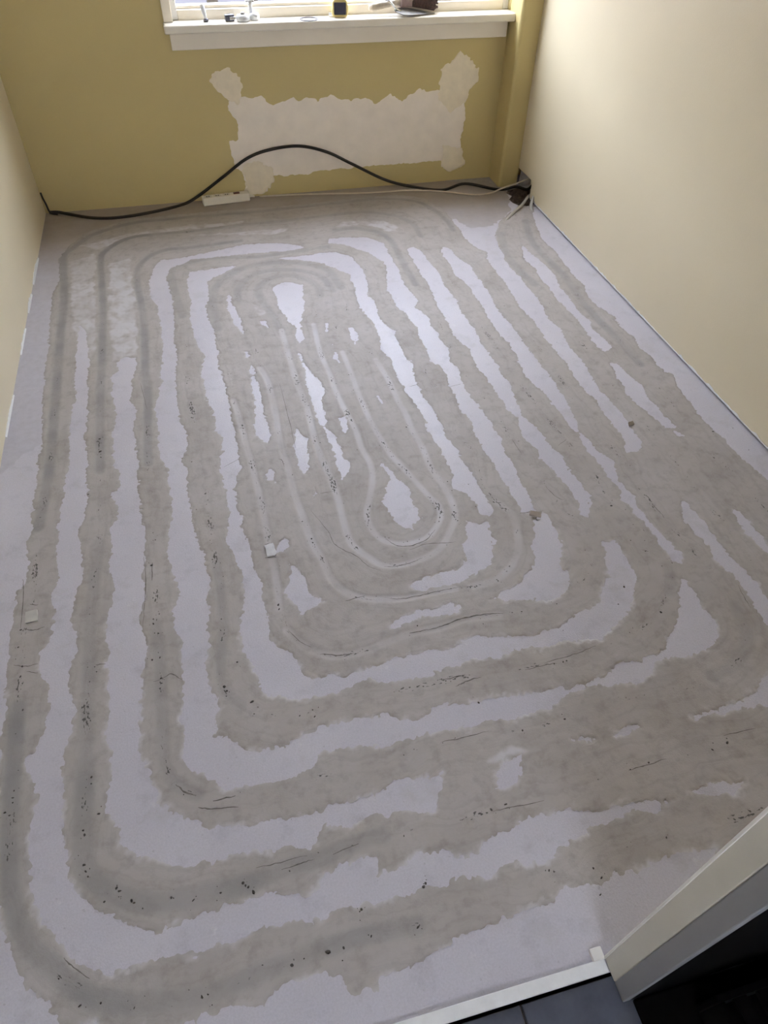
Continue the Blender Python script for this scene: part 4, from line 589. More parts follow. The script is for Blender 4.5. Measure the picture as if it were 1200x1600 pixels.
# ------------------------------------------------------------------ ragged sheet mesher (marching triangles on a distance field)
def vnoise(x, y, scale, seed):
    X = x / scale + 137.3 * seed
    Y = y / scale + 71.7 * seed
    xi = np.floor(X).astype(np.int64)
    yi = np.floor(Y).astype(np.int64)
    fx = X - xi
    fy = Y - yi
    fx = fx * fx * (3 - 2 * fx)
    fy = fy * fy * (3 - 2 * fy)
    def h(a, b):
        n = (a * 374761393 + b * 668265263 + seed * 1442695041) & 0x7fffffff
        n = ((n ^ (n >> 13)) * 1274126177) & 0x7fffffff
        return ((n ^ (n >> 16)) & 0xffff) / 65535.0
    a = h(xi, yi) * (1 - fx) + h(xi + 1, yi) * fx
    b = h(xi, yi + 1) * (1 - fx) + h(xi + 1, yi + 1) * fx
    return (a * (1 - fy) + b * fy) * 2 - 1

def seg_dist(X, Y, a, b):
    dx, dy = b[0] - a[0], b[1] - a[1]
    l2 = dx * dx + dy * dy + 1e-12
    t = np.clip(((X - a[0]) * dx + (Y - a[1]) * dy) / l2, 0, 1)
    ex = X - (a[0] + t * dx)
    ey = Y - (a[1] + t * dy)
    return np.sqrt(ex * ex + ey * ey), t, ex * -dy + ey * dx

def poly_field(D, xs, ys, poly, margin=.06):
    """max-combine the signed distance (positive inside) of a polygon into D[y, x]"""
    P = np.array(poly)
    i0 = max(0, np.searchsorted(xs, P[:, 0].min() - margin)); i1 = min(len(xs), np.searchsorted(xs, P[:, 0].max() + margin))
    j0 = max(0, np.searchsorted(ys, P[:, 1].min() - margin)); j1 = min(len(ys), np.searchsorted(ys, P[:, 1].max() + margin))
    if i1 <= i0 or j1 <= j0:
        return
    X, Y = np.meshgrid(xs[i0:i1], ys[j0:j1])
    dist = np.full(X.shape, margin)
    inside = np.zeros(X.shape, bool)
    n = len(P)
    for k in range(n):
        a, b = P[k], P[(k + 1) % n]
        sx0 = max(0, np.searchsorted(xs[i0:i1], min(a[0], b[0]) - margin)); sx1 = np.searchsorted(xs[i0:i1], max(a[0], b[0]) + margin)
        sy0 = max(0, np.searchsorted(ys[j0:j1], min(a[1], b[1]) - margin)); sy1 = np.searchsorted(ys[j0:j1], max(a[1], b[1]) + margin)
        if sx1 > sx0 and sy1 > sy0:
            d, _, _ = seg_dist(X[sy0:sy1, sx0:sx1], Y[sy0:sy1, sx0:sx1], a, b)
            np.minimum(dist[sy0:sy1, sx0:sx1], d, out=dist[sy0:sy1, sx0:sx1])
        c = (a[1] > Y) != (b[1] > Y)
        with np.errstate(divide='ignore', invalid='ignore'):
            xc = (b[0] - a[0]) * (Y - a[1]) / (b[1] - a[1]) + a[0]
        inside ^= c & (X < xc)
    sd = np.where(inside, dist, -dist)
    D[j0:j1, i0:i1] = np.maximum(D[j0:j1, i0:i1], sd)

def march(F, xs, ys, cellmask=None):
    """triangles of {F > 0}: returns vertex index-space coords (fi, fj) and faces"""
    ny, nx = F.shape
    J, I = np.meshgrid(np.arange(ny - 1), np.arange(nx - 1), indexing='ij')
    if cellmask is not None:
        J = J[cellmask]; I = I[cellmask]
    J = J.ravel(); I = I.ravel()
    v00 = J * nx + I; v10 = v00 + 1; v01 = v00 + nx; v11 = v01 + 1
    T = np.concatenate([np.stack([v00, v10, v11], 1), np.stack([v00, v11, v01], 1)])
    f = F.ravel()
    ins = f[T] > 0
    cnt = ins.sum(1)
    NV = nx * ny
    faces = [T[cnt == 3]]
    def ekey(a, b):
        lo = np.minimum(a, b); hi = np.maximum(a, b)
        d = hi - lo
        typ = np.where(d == 1, 0, np.where(d == nx, 1, 2))
        return NV + lo * 3 + typ
    for want in (1, 2):
        S = T[cnt == want]; si = ins[cnt == want]
        if not len(S):
            continue
        odd = si if want == 1 else ~si
        k = odd.argmax(1)
        r = np.arange(len(S))
        a = S[r, k]; b = S[r, (k + 1) % 3]; c = S[r, (k + 2) % 3]
        ab = ekey(a, b); ac = ekey(a, c)
        if want == 1:
            faces.append(np.stack([a, ab, ac], 1))
        else:
            faces.append(np.stack([ab, b, c], 1))
            faces.append(np.stack([ab, c, ac], 1))
    A = np.concatenate(faces)
    keys, inv = np.unique(A, return_inverse=True)
    inv = inv.reshape(A.shape)
    fi = np.empty(len(keys)); fj = np.empty(len(keys))
    g = keys < NV
    fi[g] = keys[g] % nx; fj[g] = keys[g] // nx
    e = keys[~g] - NV
    lo = e // 3; typ = e % 3
    hi = lo + np.where(typ == 0, 1, np.where(typ == 1, nx, nx + 1))
    t = np.clip(f[lo] / (f[lo] - f[hi] + 1e-12), 0.02, .98)
    fi[~g] = lo % nx + t * ((hi % nx) - (lo % nx))
    fj[~g] = lo // nx + t * ((hi // nx) - (lo // nx))
    return fi, fj, inv

def sample(G, fi, fj):
    i = np.clip(np.floor(fi).astype(int), 0, G.shape[1] - 2); j = np.clip(np.floor(fj).astype(int), 0, G.shape[0] - 2)
    a = fi - i; b = fj - j
    return (G[j, i] * (1 - a) + G[j, i + 1] * a) * (1 - b) + (G[j + 1, i] * (1 - a) + G[j + 1, i + 1] * a) * b

def sheet_mesh(name, V, faces, smooth=True):
    me = bpy.data.meshes.new(name)
    me.vertices.add(len(V))
    me.vertices.foreach_set('co', V.astype(np.float32).ravel())
    me.loops.add(faces.size)
    me.loops.foreach_set('vertex_index', faces.astype(np.int32).ravel())
    me.polygons.add(len(faces))
    me.polygons.foreach_set('loop_start', np.arange(0, faces.size, 3, dtype=np.int32))
    me.polygons.foreach_set('loop_total', np.full(len(faces), 3, dtype=np.int32))
    if smooth:
        me.polygons.foreach_set('use_smooth', np.ones(len(faces), bool))
    me.update(calc_edges=True)
    return me

# ------------------------------------------------------------------ setting: room shell
XL, XR, YB, YF, ZC = -0.762, 1.740, 3.850, 0.180, 2.50
CH_X, CH_Y = 1.635, 3.702           # pipe chase in the far right corner

def loop_edges(bm, pts, z):
    vv = [bm.verts.new((x, y, z)) for x, y in pts]
    return [bm.edges.new((vv[i], vv[(i + 1) % len(vv)])) for i in range(len(vv))]

PIT = [(1.655, 3.455), (1.70, 3.435), (1.735, 3.45), (1.80, 3.47), (1.80, 3.66), (1.735, 3.672), (1.675, 3.655), (1.648, 3.62), (1.665, 3.575), (1.632, 3.535), (1.638, 3.49)]
bm = bmesh.new()
es = loop_edges(bm, [(XL - .02, .156), (1.86, .156), (1.86, 3.90), (XL - .02, 3.90)], 0) + loop_edges(bm, PIT, 0)
bmesh.ops.triangle_fill(bm, edges=es, use_beauty=True)
for f in bm.faces:
    if f.normal.z < 0:
        f.normal_flip()
me = bpy.data.meshes.new('floor')
bm.to_mesh(me); bm.free()
floor = structure(link('floor', me, M_SCREED))
floor['label'] = 'pale lavender screed floor with grey filler bands over heating pipes'

bm = bmesh.new()
pc = Vector((1.705, 3.55, 0))
rings = []
for s, z in ((1.0, 0.0), (.92, -.012), (.75, -.035), (.45, -.05)):
    rings.append([bm.verts.new((pc.x + (x - pc.x) * s, pc.y + (y - pc.y) * s, z + (random.uniform(-.006, .004) if z < 0 else 0))) for x, y in PIT])
for a, b in zip(rings, rings[1:]):
    for k in range(len(PIT)):
        bm.faces.new((a[k], a[(k + 1) % len(PIT)], b[(k + 1) % len(PIT)], b[k]))
bm.faces.new(rings[-1])
bmesh.ops.subdivide_edges(bm, edges=bm.edges[:], cuts=2, use_grid_fill=True)
for v in bm.verts:
    if v.co.z < -.003:
        v.co += Vector((random.uniform(-1, 1), random.uniform(-1, 1), random.uniform(-1, 1))) * .004
pit = from_bm('floor_pit', bm, M_PIT, floor)
pit['label'] = 'brown broken hole in the floor where the pipes rise'

# walls
def wall_boxes(name, boxes, mat, bevel=0):
    bm = bmesh.new()
    for b in boxes:
        add_box(bm, *b, bevel=bevel)
    return structure(from_bm(name, bm, mat))

WX0, WX1, WZ0, WZ1 = 0.018, 1.632, 0.765, 2.15     # window opening
wall_back = wall_boxes('wall_back', [(XL - .15, 1.90, YB, YB + .26, -.06, WZ0), (XL - .15, WX0, YB, YB + .26, WZ0, ZC),
                                     (WX1, 1.90, YB, YB + .26, WZ0, ZC), (WX0, WX1, YB, YB + .26, WZ1, ZC)], M_BACK)
wall_left = wall_boxes('wall_left', [(XL - .15, XL, .10, YB, -.06, ZC)], M_WALL)
HW = (-.55, .45, 1.15, 2.05)       # opening of the unseen hall window added for fill light: x0, x1, z0, z1
wall_boxes('wall_hall_left', [(XL - .15, XL, -1.9, .10, -.06, ZC)], M_WALL)
GAP = .009
wall_right = wall_boxes('wall_right', [(XR, XR + .10, YF, 3.512, GAP, ZC), (XR, XR + .10, 3.512, YB, .098, ZC),
                                       (XR + .07, XR + .10, YF, 3.5, -.05, GAP), (XR + .085, XR + .15, 3.50, YB, -.06, .1)], M_WALL)
bm = bmesh.new()
add_box(bm, CH_X, XR, CH_Y, YB, -.05, ZC)
es = [e for e in bm.edges if abs(e.verts[0].co.x - CH_X) < 1e-5 and abs(e.verts[1].co.x - CH_X) < 1e-5 and abs(e.verts[0].co.y - CH_Y) < 1e-5 and abs(e.verts[1].co.y - CH_Y) < 1e-5]
bmesh.ops.bevel(bm, geom=es, offset=.016, segments=5, affect='EDGES', profile=.5)
wall_chase = structure(from_bm('wall_chase', bm, M_BACK, smooth=False))
JX, JY0, JY1 = .515, .107, .180
wall_front = wall_boxes('wall_front', [(JX + .012, XR + .10, JY0 + .012, JY1 - .001, 0, ZC), (XL, JX + .012, JY0 + .012, JY1 - .001, 2.08, ZC)], M_WALL)
ceiling = wall_boxes('ceiling', [(XL - .15, 1.90, -2.05, YB + .26, ZC, ZC + .1)], M_CEIL)
# hallway behind the camera
hall_floor_y1 = .154
wall_boxes('wall_hall_right', [(1.10, 1.20, -1.9, JY0 + .012, -.06, ZC)], M_HALLW)
wall_boxes('wall_hall_rear', [(XL - .15, HW[0], -2.05, -1.9, -.06, ZC), (HW[1], 1.20, -2.05, -1.9, -.06, ZC), (HW[0], HW[1], -2.05, -1.9, -.06, HW[2]), (HW[0], HW[1], -2.05, -1.9, HW[3], ZC)], M_HALLW)
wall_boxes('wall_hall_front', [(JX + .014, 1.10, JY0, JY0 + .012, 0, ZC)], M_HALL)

# right door jamb: cream strip, grey rebate, white corner bead
door = structure(box_obj('door_1', (JX, JX + .016, .140, JY1, 0, 2.08), M_JAMB, None, .002))
o = box_obj('frame_rebate', (JX, JX + .016, JY0, .140, 0, 2.08), M_JGREY, door, .002)
o['label'] = 'grey rebate strip of the door frame'
o = box_obj('corner_bead', (JX - .002, JX + .03, JY1 - .002, JY1 + .0025, 0, 2.08), M_WHITEW, door, .001)
o['label'] = 'white corner bead of the doorway'
box_obj('left_jamb', (XL + .001, XL + .016, JY0, JY1, 0, 2.08), M_JAMB, door, .002)
box_obj('head_jamb', (XL + .016, JX, JY0, JY1, 2.064, 2.08), M_JAMB, door, .002)
thr = structure(box_obj('trim_1', (XL + .018, .512, .1565, .1795, -.004, .007), M_TRIM, None, .0015))
thr['label'] = 'narrow white threshold strip in the doorway'
bm = bmesh.new()
add_box(bm, .490, .514, .178, .200, -.002, .009, bevel=.002)
structure(from_bm('trim_2', bm, M_WHITEW))['label'] = 'small white block at the foot of the door jamb'

# slate tiles of the hall floor, each a piece of its own
wall_boxes('subfloor', [(XL - .15, 1.90, -2.05, YB + .26, -.16, -.061)], M_HALL)
hall = structure(box_obj('hall_floor', (XL - .15, 1.10, -1.9, .152, -.06, -.012), M_DARK))
hall['label'] = 'dark bedding under the slate hall tiles'
tm = None
bm = bmesh.new()
add_box(bm, -.148, .148, -.148, .148, -.0115, 0, bevel=.002)
bmesh.ops.recalc_face_normals(bm, faces=bm.faces[:])
tme = bpy.data.meshes.new('slate_tile')
bm.to_mesh(tme); bm.free()
tme.materials.append(M_SLATE)
for ix in range(6):
    for iy in range(6):
        t = bpy.data.objects.new('slate_tile', tme)
        COL.objects.link(t)
        t.parent = hall
        t.location = (-.72 + .30 * ix, .002 - .30 * iy, 0)

# right wall: chipped white paint line above the dark gap at the floor
def chip_line(name, x, y0, y1, mat, n, side):
    bm = bmesh.new()
    y = y0
    prev = None
    while y < y1:
        h = GAP + random.choice((.002, .003, .004, .006, .009)) * random.uniform(.6, 1.1)
        v = [bm.verts.new((x - side * .0022, y, GAP * .9)), bm.verts.new((x - side * .0016, y, h)), bm.verts.new((x, y, h))]
        if prev:
            bm.faces.new((prev[0], v[0], v[1], prev[1]))
            bm.faces.new((prev[1], v[1], v[2], prev[2]))
        prev = v
        y += random.uniform(.008, .03)
    return structure(from_bm(name, bm, mat))
chip_line('baseboard_right', XR, .2, 3.50, M_TRIM, 100, 1)['label'] = 'chipped white paint edge along the right wall foot'
bm = bmesh.new()
for y0, y1, h in ((3.10, 3.36, .018), (2.86, 3.02, .016), (2.55, 2.75, .010), (2.05, 2.3, .009)):
    y = y0
    prev = None
    while y < y1:
        hh = h * (.35 + .65 * math.sin(math.pi * (y - y0) / (y1 - y0))) * random.uniform(.5, 1.1)
        v = [bm.verts.new((XL + .006, y, .0)), bm.verts.new((XL + .003, y, hh)), bm.verts.new((XL, y, hh))]
        if prev:
            bm.faces.new((prev[0], v[0], v[1], prev[1]))
            bm.faces.new((prev[1], v[1], v[2], prev[2]))
        prev = v
        y += .012
structure(from_bm('baseboard_left', bm, M_TRIM))['label'] = 'crumbs of white filler along the left wall foot'

# ------------------------------------------------------------------ window
win = structure(empty('window_1', (0, 0, 0)))
win['label'] = 'white framed window above the sill'
fy0, fy1 = 3.872, 3.935
def wbox(name, d, mat, parent=win, bevel=.003):
    return box_obj(name, d, mat, parent, bevel)
wbox('frame', (WX0, WX0 + .028, fy0, fy1, .79, WZ1), M_WHITEW)
wbox('frame', (WX1 - .028, WX1, fy0, fy1, .79, WZ1), M_WHITEW)
wbox('frame', (WX0 + .028, WX1 - .028, fy0, fy1, WZ1 - .05, WZ1), M_WHITEW)
wbox('frame', (WX0 + .028, WX1 - .028, fy0, fy1, .785, .828), M_CREAMW, bevel=.004)
wbox('glazing_bead', (WX0 + .028, WX1 - .028, fy0 + .020, fy0 + .034, .828, .840), M_CREAMW, bevel=.003)
wbox('pane', (WX0 + .020, WX1 - .020, 3.905, 3.909, .82, WZ1 - .04), M_GLASS, bevel=0)
wbox('casing', (-.018, WX0 + .004, YB - .014, YB + .01, .79, WZ1 + .04), M_CREAMW)
wbox('outer_sill', (WX0 - .02, WX1 + .02, fy1, 4.16, .74, .80), M_CREAMW)
sill = structure(box_obj('window_sill', (-.022, 1.640, 3.772, 3.875, .757, .790), M_SILL, None, .006, 3))
sill.name = 'trim_3'
sill['label'] = 'white painted window sill board'
apr = structure(box_obj('trim_4', (-.002, 1.622, YB - .024, YB, .684, .7565), M_CREAMW, None, .003))
apr['label'] = 'cream apron board under the window sill'

win2 = structure(empty('fill_window', (0, 0, 0)))  # unseen hall window, added to brighten the near floor and jamb
win2['label'] = 'white framed fill window added unseen in the hall'
for d in ((HW[0], HW[0] + .05, -2.0, -1.94, HW[2], HW[3]), (HW[1] - .05, HW[1], -2.0, -1.94, HW[2], HW[3]),
          (HW[0] + .05, HW[1] - .05, -2.0, -1.94, HW[2], HW[2] + .05), (HW[0] + .05, HW[1] - .05, -2.0, -1.94, HW[3] - .05, HW[3])):
    box_obj('frame', d, M_WHITEW, win2, .003)
box_obj('pane', (HW[0] + .04, HW[1] - .04, -1.972, -1.968, HW[2] + .04, HW[3] - .04), M_GLASS, win2)
# outside
pave = structure(box_obj('outside_paving', (-14, 16, 4.14, 30, -.30, -.25), M_PAVE))
for x in (.245, .455):
    o = box_obj('garden_post', (x - .03, x + .03, 4.55, 4.60, -.25, .95), M_DGREY, None, .004)
    tag(o, 'slim grey post outside the window, %s of the two' % ('left' if x < .3 else 'right'), 'post', 'posts outside the window')

# terrace across the street
nb = empty('opposite_house', (0, 13.0, -.25))
tag(nb, 'brick house standing across the yard outside the window', 'house')
box_obj('wall', (-14, 16, 0, .3, 0, 3.0), M_BRICK, nb)
box_obj('eaves', (-14.2, 16.2, -.25, .35, 3.0, 3.2), M_DGREY, nb)

# ------------------------------------------------------------------ floor: filler bands
RES = .0036
xs = np.arange(XL + .001, XR + .001, RES)
ys = np.arange(.184, YB, RES)
X, Y = np.meshgrid(xs, ys)
D = np.full(X.shape, -.06)
for k, p in WHITE.items():
    poly_field(D, xs, ys, p)
F = -D
amp = np.clip(1.15 - .12 * Y, .7, 1.15)
F = F + amp * (vnoise(X, Y, .045, 1) * .0055 + vnoise(X, Y, .017, 2) * .0048 + vnoise(X, Y, .009, 3) * .0042 + vnoise(X, Y, .0052, 4) * .0032)
pitd = np.full(X.shape, -.06)
poly_field(pitd, xs, ys, PIT)
F = np.minimum(F, -pitd - .004)

best = np.full(X.shape, .35)
ring = np.zeros(X.shape, np.int16)
U = np.zeros(X.shape)
Vv = np.zeros(X.shape)
paths = {}
names = list(GROOVE)
for gi, k in enumerate(names):
    P = catmull(GROOVE[k], 3)
    paths[k] = P
    acc = gi * 20.0
    for a, b in zip(P[:-1], P[1:]):
        m = .30
        i0 = np.searchsorted(xs, min(a[0], b[0]) - m); i1 = np.searchsorted(xs, max(a[0], b[0]) + m)
        j0 = np.searchsorted(ys, min(a[1], b[1]) - m); j1 = np.searchsorted(ys, max(a[1], b[1]) + m)
        L_ = math.hypot(b[0] - a[0], b[1] - a[1])
        if i1 > i0 and j1 > j0:
            sl = (slice(j0, j1), slice(i0, i1))
            d, t, s = seg_dist(X[sl], Y[sl], a, b)
            c = d < best[sl]
            best[sl] = np.where(c, d, best[sl])
            ring[sl] = np.where(c, gi, ring[sl])
            U[sl] = np.where(c, acc + t * L_, U[sl])
            Vv[sl] = np.where(c, np.sign(s) * d, Vv[sl])
        acc += L_

tone = np.zeros(X.shape)
chan = np.zeros(X.shape)
for amp_, w, pts in CHANNEL:
    P = catmull(pts, 3)
    dd = np.full(X.shape, 1.0)
    for a, b in zip(P[:-1], P[1:]):
        m = .06
        i0 = np.searchsorted(xs, min(a[0], b[0]) - m); i1 = np.searchsorted(xs, max(a[0], b[0]) + m)
        j0 = np.searchsorted(ys, min(a[1], b[1]) - m); j1 = np.searchsorted(ys, max(a[1], b[1]) + m)
        if i1 > i0 and j1 > j0:
            sl = (slice(j0, j1), slice(i0, i1))
            d, _, _ = seg_dist(X[sl], Y[sl], a, b)
            np.minimum(dd[sl], d, out=dd[sl])
    g = 1 / (1 + np.exp((dd - w) / (w * .16)))
    tone = np.where(g > .02, np.where(np.abs(tone) > np.abs(amp_ * g), tone, amp_ * g), tone)
    chan = np.maximum(chan, g)
pale = np.full(X.shape, -.06)
for p in PALE.values():
    poly_field(pale, xs, ys, p)
pale = np.clip((pale + .008 * vnoise(X, Y, .02, 14) + .006 * vnoise(X, Y, .05, 15)) / .010, 0, 1)
tone = np.where((pale > 0) & (chan < .3), pale * np.clip(.55 + .42 * vnoise(X * .8 + Y * .6, Y * .8 - X * .6, .034, 16) + .30 * vnoise(X * .5 - Y * .866, Y * .5 + X * .866, .013, 19), 0, 1) * 1.5, tone)
tone *= .75 + .35 * vnoise(X, Y, .06, 9)
edge = np.clip(1 - F / .014, 0, 1)
fr = np.clip((1.35 - Y) / .4, 0, 1) * np.clip(vnoise(X, Y, .028, 17) + .25, 0, 1)
tone = tone + 1.3 * fr * np.clip(1 - F / .012, 0, 1) * (1 - chan)
tone = tone - .16 * edge * (.55 + .45 * vnoise(X, Y, .05, 12)) * (1 - chan)
groove_attr = np.exp(-(best / .022) ** 2) * (.86 + .24 * np.clip(1.6 - np.abs(Y - 1.5), 0, 1))

lip = np.clip(F / .006, 0, 1)
H = .0004 + lip * (.0013 + .0004 * vnoise(X, Y, .03, 5) + .0005 * vnoise(X, Y, .08, 6) + .00012 * vnoise(Vv * 1.0, U * .08, .009, 8)) - np.where(lip > .5, chan, 0) * .0011 * (1 + .4 * np.sign(tone))
H = np.maximum(H, .0003)

BAND = {'T1': 'outermost grey filler band along the left wall and doorway', 'T2': 'second grey filler band in from the left wall',
        'T3': 'third grey filler band in from the left wall', 'T4': 'fourth grey filler band in from the left wall',
        'T5': 'fifth grey filler band, outer arch of the middle', 'T6': 'sixth grey filler band, middle arch', 'T7': 'innermost grey filler loop around the bright keyhole patch'}
cells = {}
cr = ring[:-1, :-1]
for gi, k in enumerate(names):
    mask = cr == gi
    fi, fj, faces = march(F, xs, ys, mask)
    Vx = xs[0] + fi * RES
    Vy = ys[0] + fj * RES
    Vz = sample(H, fi, fj)
    me = sheet_mesh('filler_band', np.stack([Vx, Vy, Vz], 1), faces)
    ta = me.attributes.new('tone', 'FLOAT', 'POINT')
    ta.data.foreach_set('value', sample(tone, fi, fj).astype(np.float32))
    ga = me.attributes.new('groove', 'FLOAT', 'POINT')
    ga.data.foreach_set('value', sample(groove_attr, fi, fj).astype(np.float32))
    # nearest-sample UV: metres along and across the groove
    ii = np.clip(np.rint(fi).astype(int), 0, len(xs) - 1); jj = np.clip(np.rint(fj).astype(int), 0, len(ys) - 1)
    uvv = np.stack([U[jj, ii], Vv[jj, ii]], 1)
    uvl = me.uv_layers.new(name='along')
    uvl.data.foreach_set('uv', uvv[faces.ravel()].astype(np.float32).ravel())
    o = link('filler_band', me, M_FILLER, floor)
    o['label'] = BAND[k]

# margin with painted-in shade along the back and left walls, under the filler edge
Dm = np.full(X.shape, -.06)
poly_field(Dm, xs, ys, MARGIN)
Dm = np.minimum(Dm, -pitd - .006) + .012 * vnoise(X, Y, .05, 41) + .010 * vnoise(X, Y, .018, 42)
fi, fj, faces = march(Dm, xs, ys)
me = sheet_mesh('shaded_margin', np.stack([xs[0] + fi * RES, ys[0] + fj * RES, np.full(len(fi), .00025)], 1), faces)
o = link('shaded_margin', me, M_SHADE, floor)
o['label'] = 'grey-brown shade painted on the bare floor margin along the back and left walls'

def floor_z(x, y):
    fi = np.array([(x - xs[0]) / RES]); fj = np.array([(y - ys[0]) / RES])
    inside = sample(F, fi, fj)[0] > 0
    return float(sample(H, fi, fj)[0]) if inside else 0.0

# hairline cracks
for w, pts in CRACK:
    P = catmull(pts, 5)
    bm = bmesh.new()
    prev = None
    n = len(P)
    for i, p in enumerate(P):
        t = P[min(i + 1, n - 1)] - P[max(i - 1, 0)]
        t /= np.linalg.norm(t) + 1e-9
        nn = np.array([-t[1], t[0]])
        ww = w * .5 * (.25 + .75 * math.sin(math.pi * (i + .6) / (n + .2))) * random.uniform(.55, 1.2)
        q = p + nn * random.uniform(-.0012, .0012)
        z = floor_z(q[0], q[1]) + .0006
        v = [bm.verts.new((*(q - nn * ww), z)), bm.verts.new((*(q + nn * ww), z))]
        if prev:
            bm.faces.new((prev[0], prev[1], v[1], v[0]))
        prev = v
    from_bm('crack', bm, M_CRACK, floor)

# grit crumbs
bm = bmesh.new()
def crumb(x, y, s):
    r = bmesh.ops.create_icosphere(bm, subdivisions=1, radius=1)
    a = random.uniform(0, 6.28)
    sx, sy, sz = s * random.uniform(.35, .65), s * random.uniform(.25, .45), s * .16
    z = floor_z(x, y)
    for v in r['verts']:
        c = v.co * random.uniform(.7, 1.2)
        v.co = Vector((x + (c.x * math.cos(a) * sx - c.y * math.sin(a) * sy), y + (c.x * math.sin(a) * sx + c.y * math.cos(a) * sy), z + c.z * sz + sz * .4))
for x, y, s in GRIT:
    crumb(x, y, s * .001)
    for _ in range(random.choice((0, 1, 1, 2))):
        crumb(x + random.uniform(-.012, .012), y + random.uniform(-.02, .02), s * .001 * random.uniform(.25, .5))
# sparse fine crumbs along the pipe run
for k in names:
    P = paths[k]
    for i in range(0, len(P) - 1):
        if random.random() < .22 and XL + .02 < P[i][0] < XR - .02 and .2 < P[i][1] < 3.3:
            crumb(P[i][0] + random.gauss(0, .008), P[i][1] + random.gauss(0, .008), random.uniform(.0018, .004))
grit = from_bm('grit', bm, M_GRIT, floor)
grit['kind'] = 'stuff'
grit['label'] = 'dark crumbs of grit along the filled grooves'

# ------------------------------------------------------------------ back wall patches
def wall_patch(name, poly, mat, parent, yplane, thick, seed, label, res=.005, namp=1.0):
    P = np.array(poly)
    px = np.arange(P[:, 0].min() - .03, P[:, 0].max() + .03, res)
    pz = np.arange(max(.002, P[:, 1].min() - .03), P[:, 1].max() + .03, res)
    A, B_ = np.meshgrid(px, pz)
    Dp = np.full(A.shape, -.06)
    poly_field(Dp, px, pz, poly)
    Dp = Dp + namp * (vnoise(A, B_, .03, seed) * .006 + vnoise(A, B_, .012, seed + 1) * .004)
    fi, fj, faces = march(Dp, px, pz)
    lipz = np.clip(sample(Dp, fi, fj) / .008, 0, 1) * thick + .0003
    V = np.stack([px[0] + fi * res, yplane - lipz, pz[0] + fj * res], 1)
    o = link(name, sheet_mesh(name, V, faces), mat, parent)
    o['label'] = label
    return o
wall_patch('plaster_patch', PATCH['main'], M_PLASTER, wall_back, YB, .0012, 21, 'bare pale plaster rectangle with ragged edges')
wall_patch('skim_patch', PATCH['tl'], M_SKIM, wall_back, YB, .0022, 23, 'beige filler dab at the upper left of the bare plaster', namp=1.6)
wall_patch('skim_patch', PATCH['tr'], M_SKIM, wall_back, YB, .0022, 25, 'tall beige filler dab at the upper right of the bare plaster', namp=1.6)
wall_patch('skim_patch', PATCH['br'], M_SKIM, wall_back, YB, .0022, 27, 'beige filler dab at the lower right of the bare plaster', namp=1.4)
wall_patch('skim_patch', PATCH['bl'], M_SKIM, wall_back, YB, .0022, 29, 'beige filler dab above the power strip', namp=1.6)
wall_patch('plaster_patch', CHASE_PATCH['pale'], M_SKIM, wall_chase, CH_Y, .001, 31, 'flaked pale spot on the pipe chase', .003, .6)
wall_patch('plaster_patch', CHASE_PATCH['grey'], M_GREYPL, wall_chase, CH_Y, .002, 33, 'broken grey plaster at the foot of the chase', .003, .6)

# ------------------------------------------------------------------ loose things on the floor
# power strip
sx, sy, srz = (0.022, 3.791, 0.100)
ps = empty('power_strip', (sx, sy, 0.0), srz)
tag(ps, 'cream four-way power strip lying on the floor under the ragged plaster patch', 'power strip')
Ls, Ws, Hs = .245, .050, .040
bm = bmesh.new()
prof = [(-Ws / 2 * .82, 0), (-Ws / 2, .006), (-Ws / 2 * .86, Hs - .004), (-Ws / 2 * .78, Hs), (Ws / 2 * .78, Hs), (Ws / 2 * .86, Hs - .004), (Ws / 2, .006), (Ws / 2 * .82, 0)]
ends = []
for s in (0, .004, Ls - .004, Ls):
    k = .9 if s in (0, Ls) else 1
    ends.append([bm.verts.new((s, y * k, Hs / 2 + (z - Hs / 2) * k)) for y, z in prof])
for a, b in zip(ends, ends[1:]):
    for k in range(len(prof)):
        bm.faces.new((a[k], a[(k + 1) % 8], b[(k + 1) % 8], b[k]))
bm.faces.new(ends[0]); bm.faces.new(ends[-1][::-1])
from_bm('body', bm, M_STRIP, ps)
for k in range(4):
    cx = .030 + k * .0485
    if k < 3:
        bm = bmesh.new()
        # raised ring with a sunken well
        segs = 20
        prof2 = [(.0195, 0), (.0195, .0018), (.0172, .0018), (.0168, -.0005 + .001), (.0, .0008)]
        rr = []
        for r, z in prof2[:-1]:
            rr.append([bm.verts.new((cx + r * math.cos(6.2832 * i / segs), r * math.sin(6.2832 * i / segs), Hs + z)) for i in range(segs)])
        for a, b in zip(rr, rr[1:]):
            for i in range(segs):
                bm.faces.new((a[i], a[(i + 1) % segs], b[(i + 1) % segs], b[i]))
        bm.faces.new(rr[-1])
        so = from_bm('socket', bm, M_STRIPTOP, ps)
        for dx in (-.0055, .0055):
            bm = bmesh.new()
            lathe(bm, [(.0042, 0), (.0042, .0008)], 10, (cx + dx, 0, Hs + .0004))
            from_bm('pin_hole', bm, M_DARK, so)
    else:
        box_obj('switch', (cx - .012, cx + .020, -.009, .009, Hs - .001, Hs + .004), M_RED, ps, .0015)
bm = bmesh.new()
tube(bm, [(Ls - .002, 0, .018), (Ls + .014, 0, .017), (Ls + .028, 0, .013)], [.007, .0055, .0045], 10)
from_bm('cord_grip', bm, M_STRIP, ps)

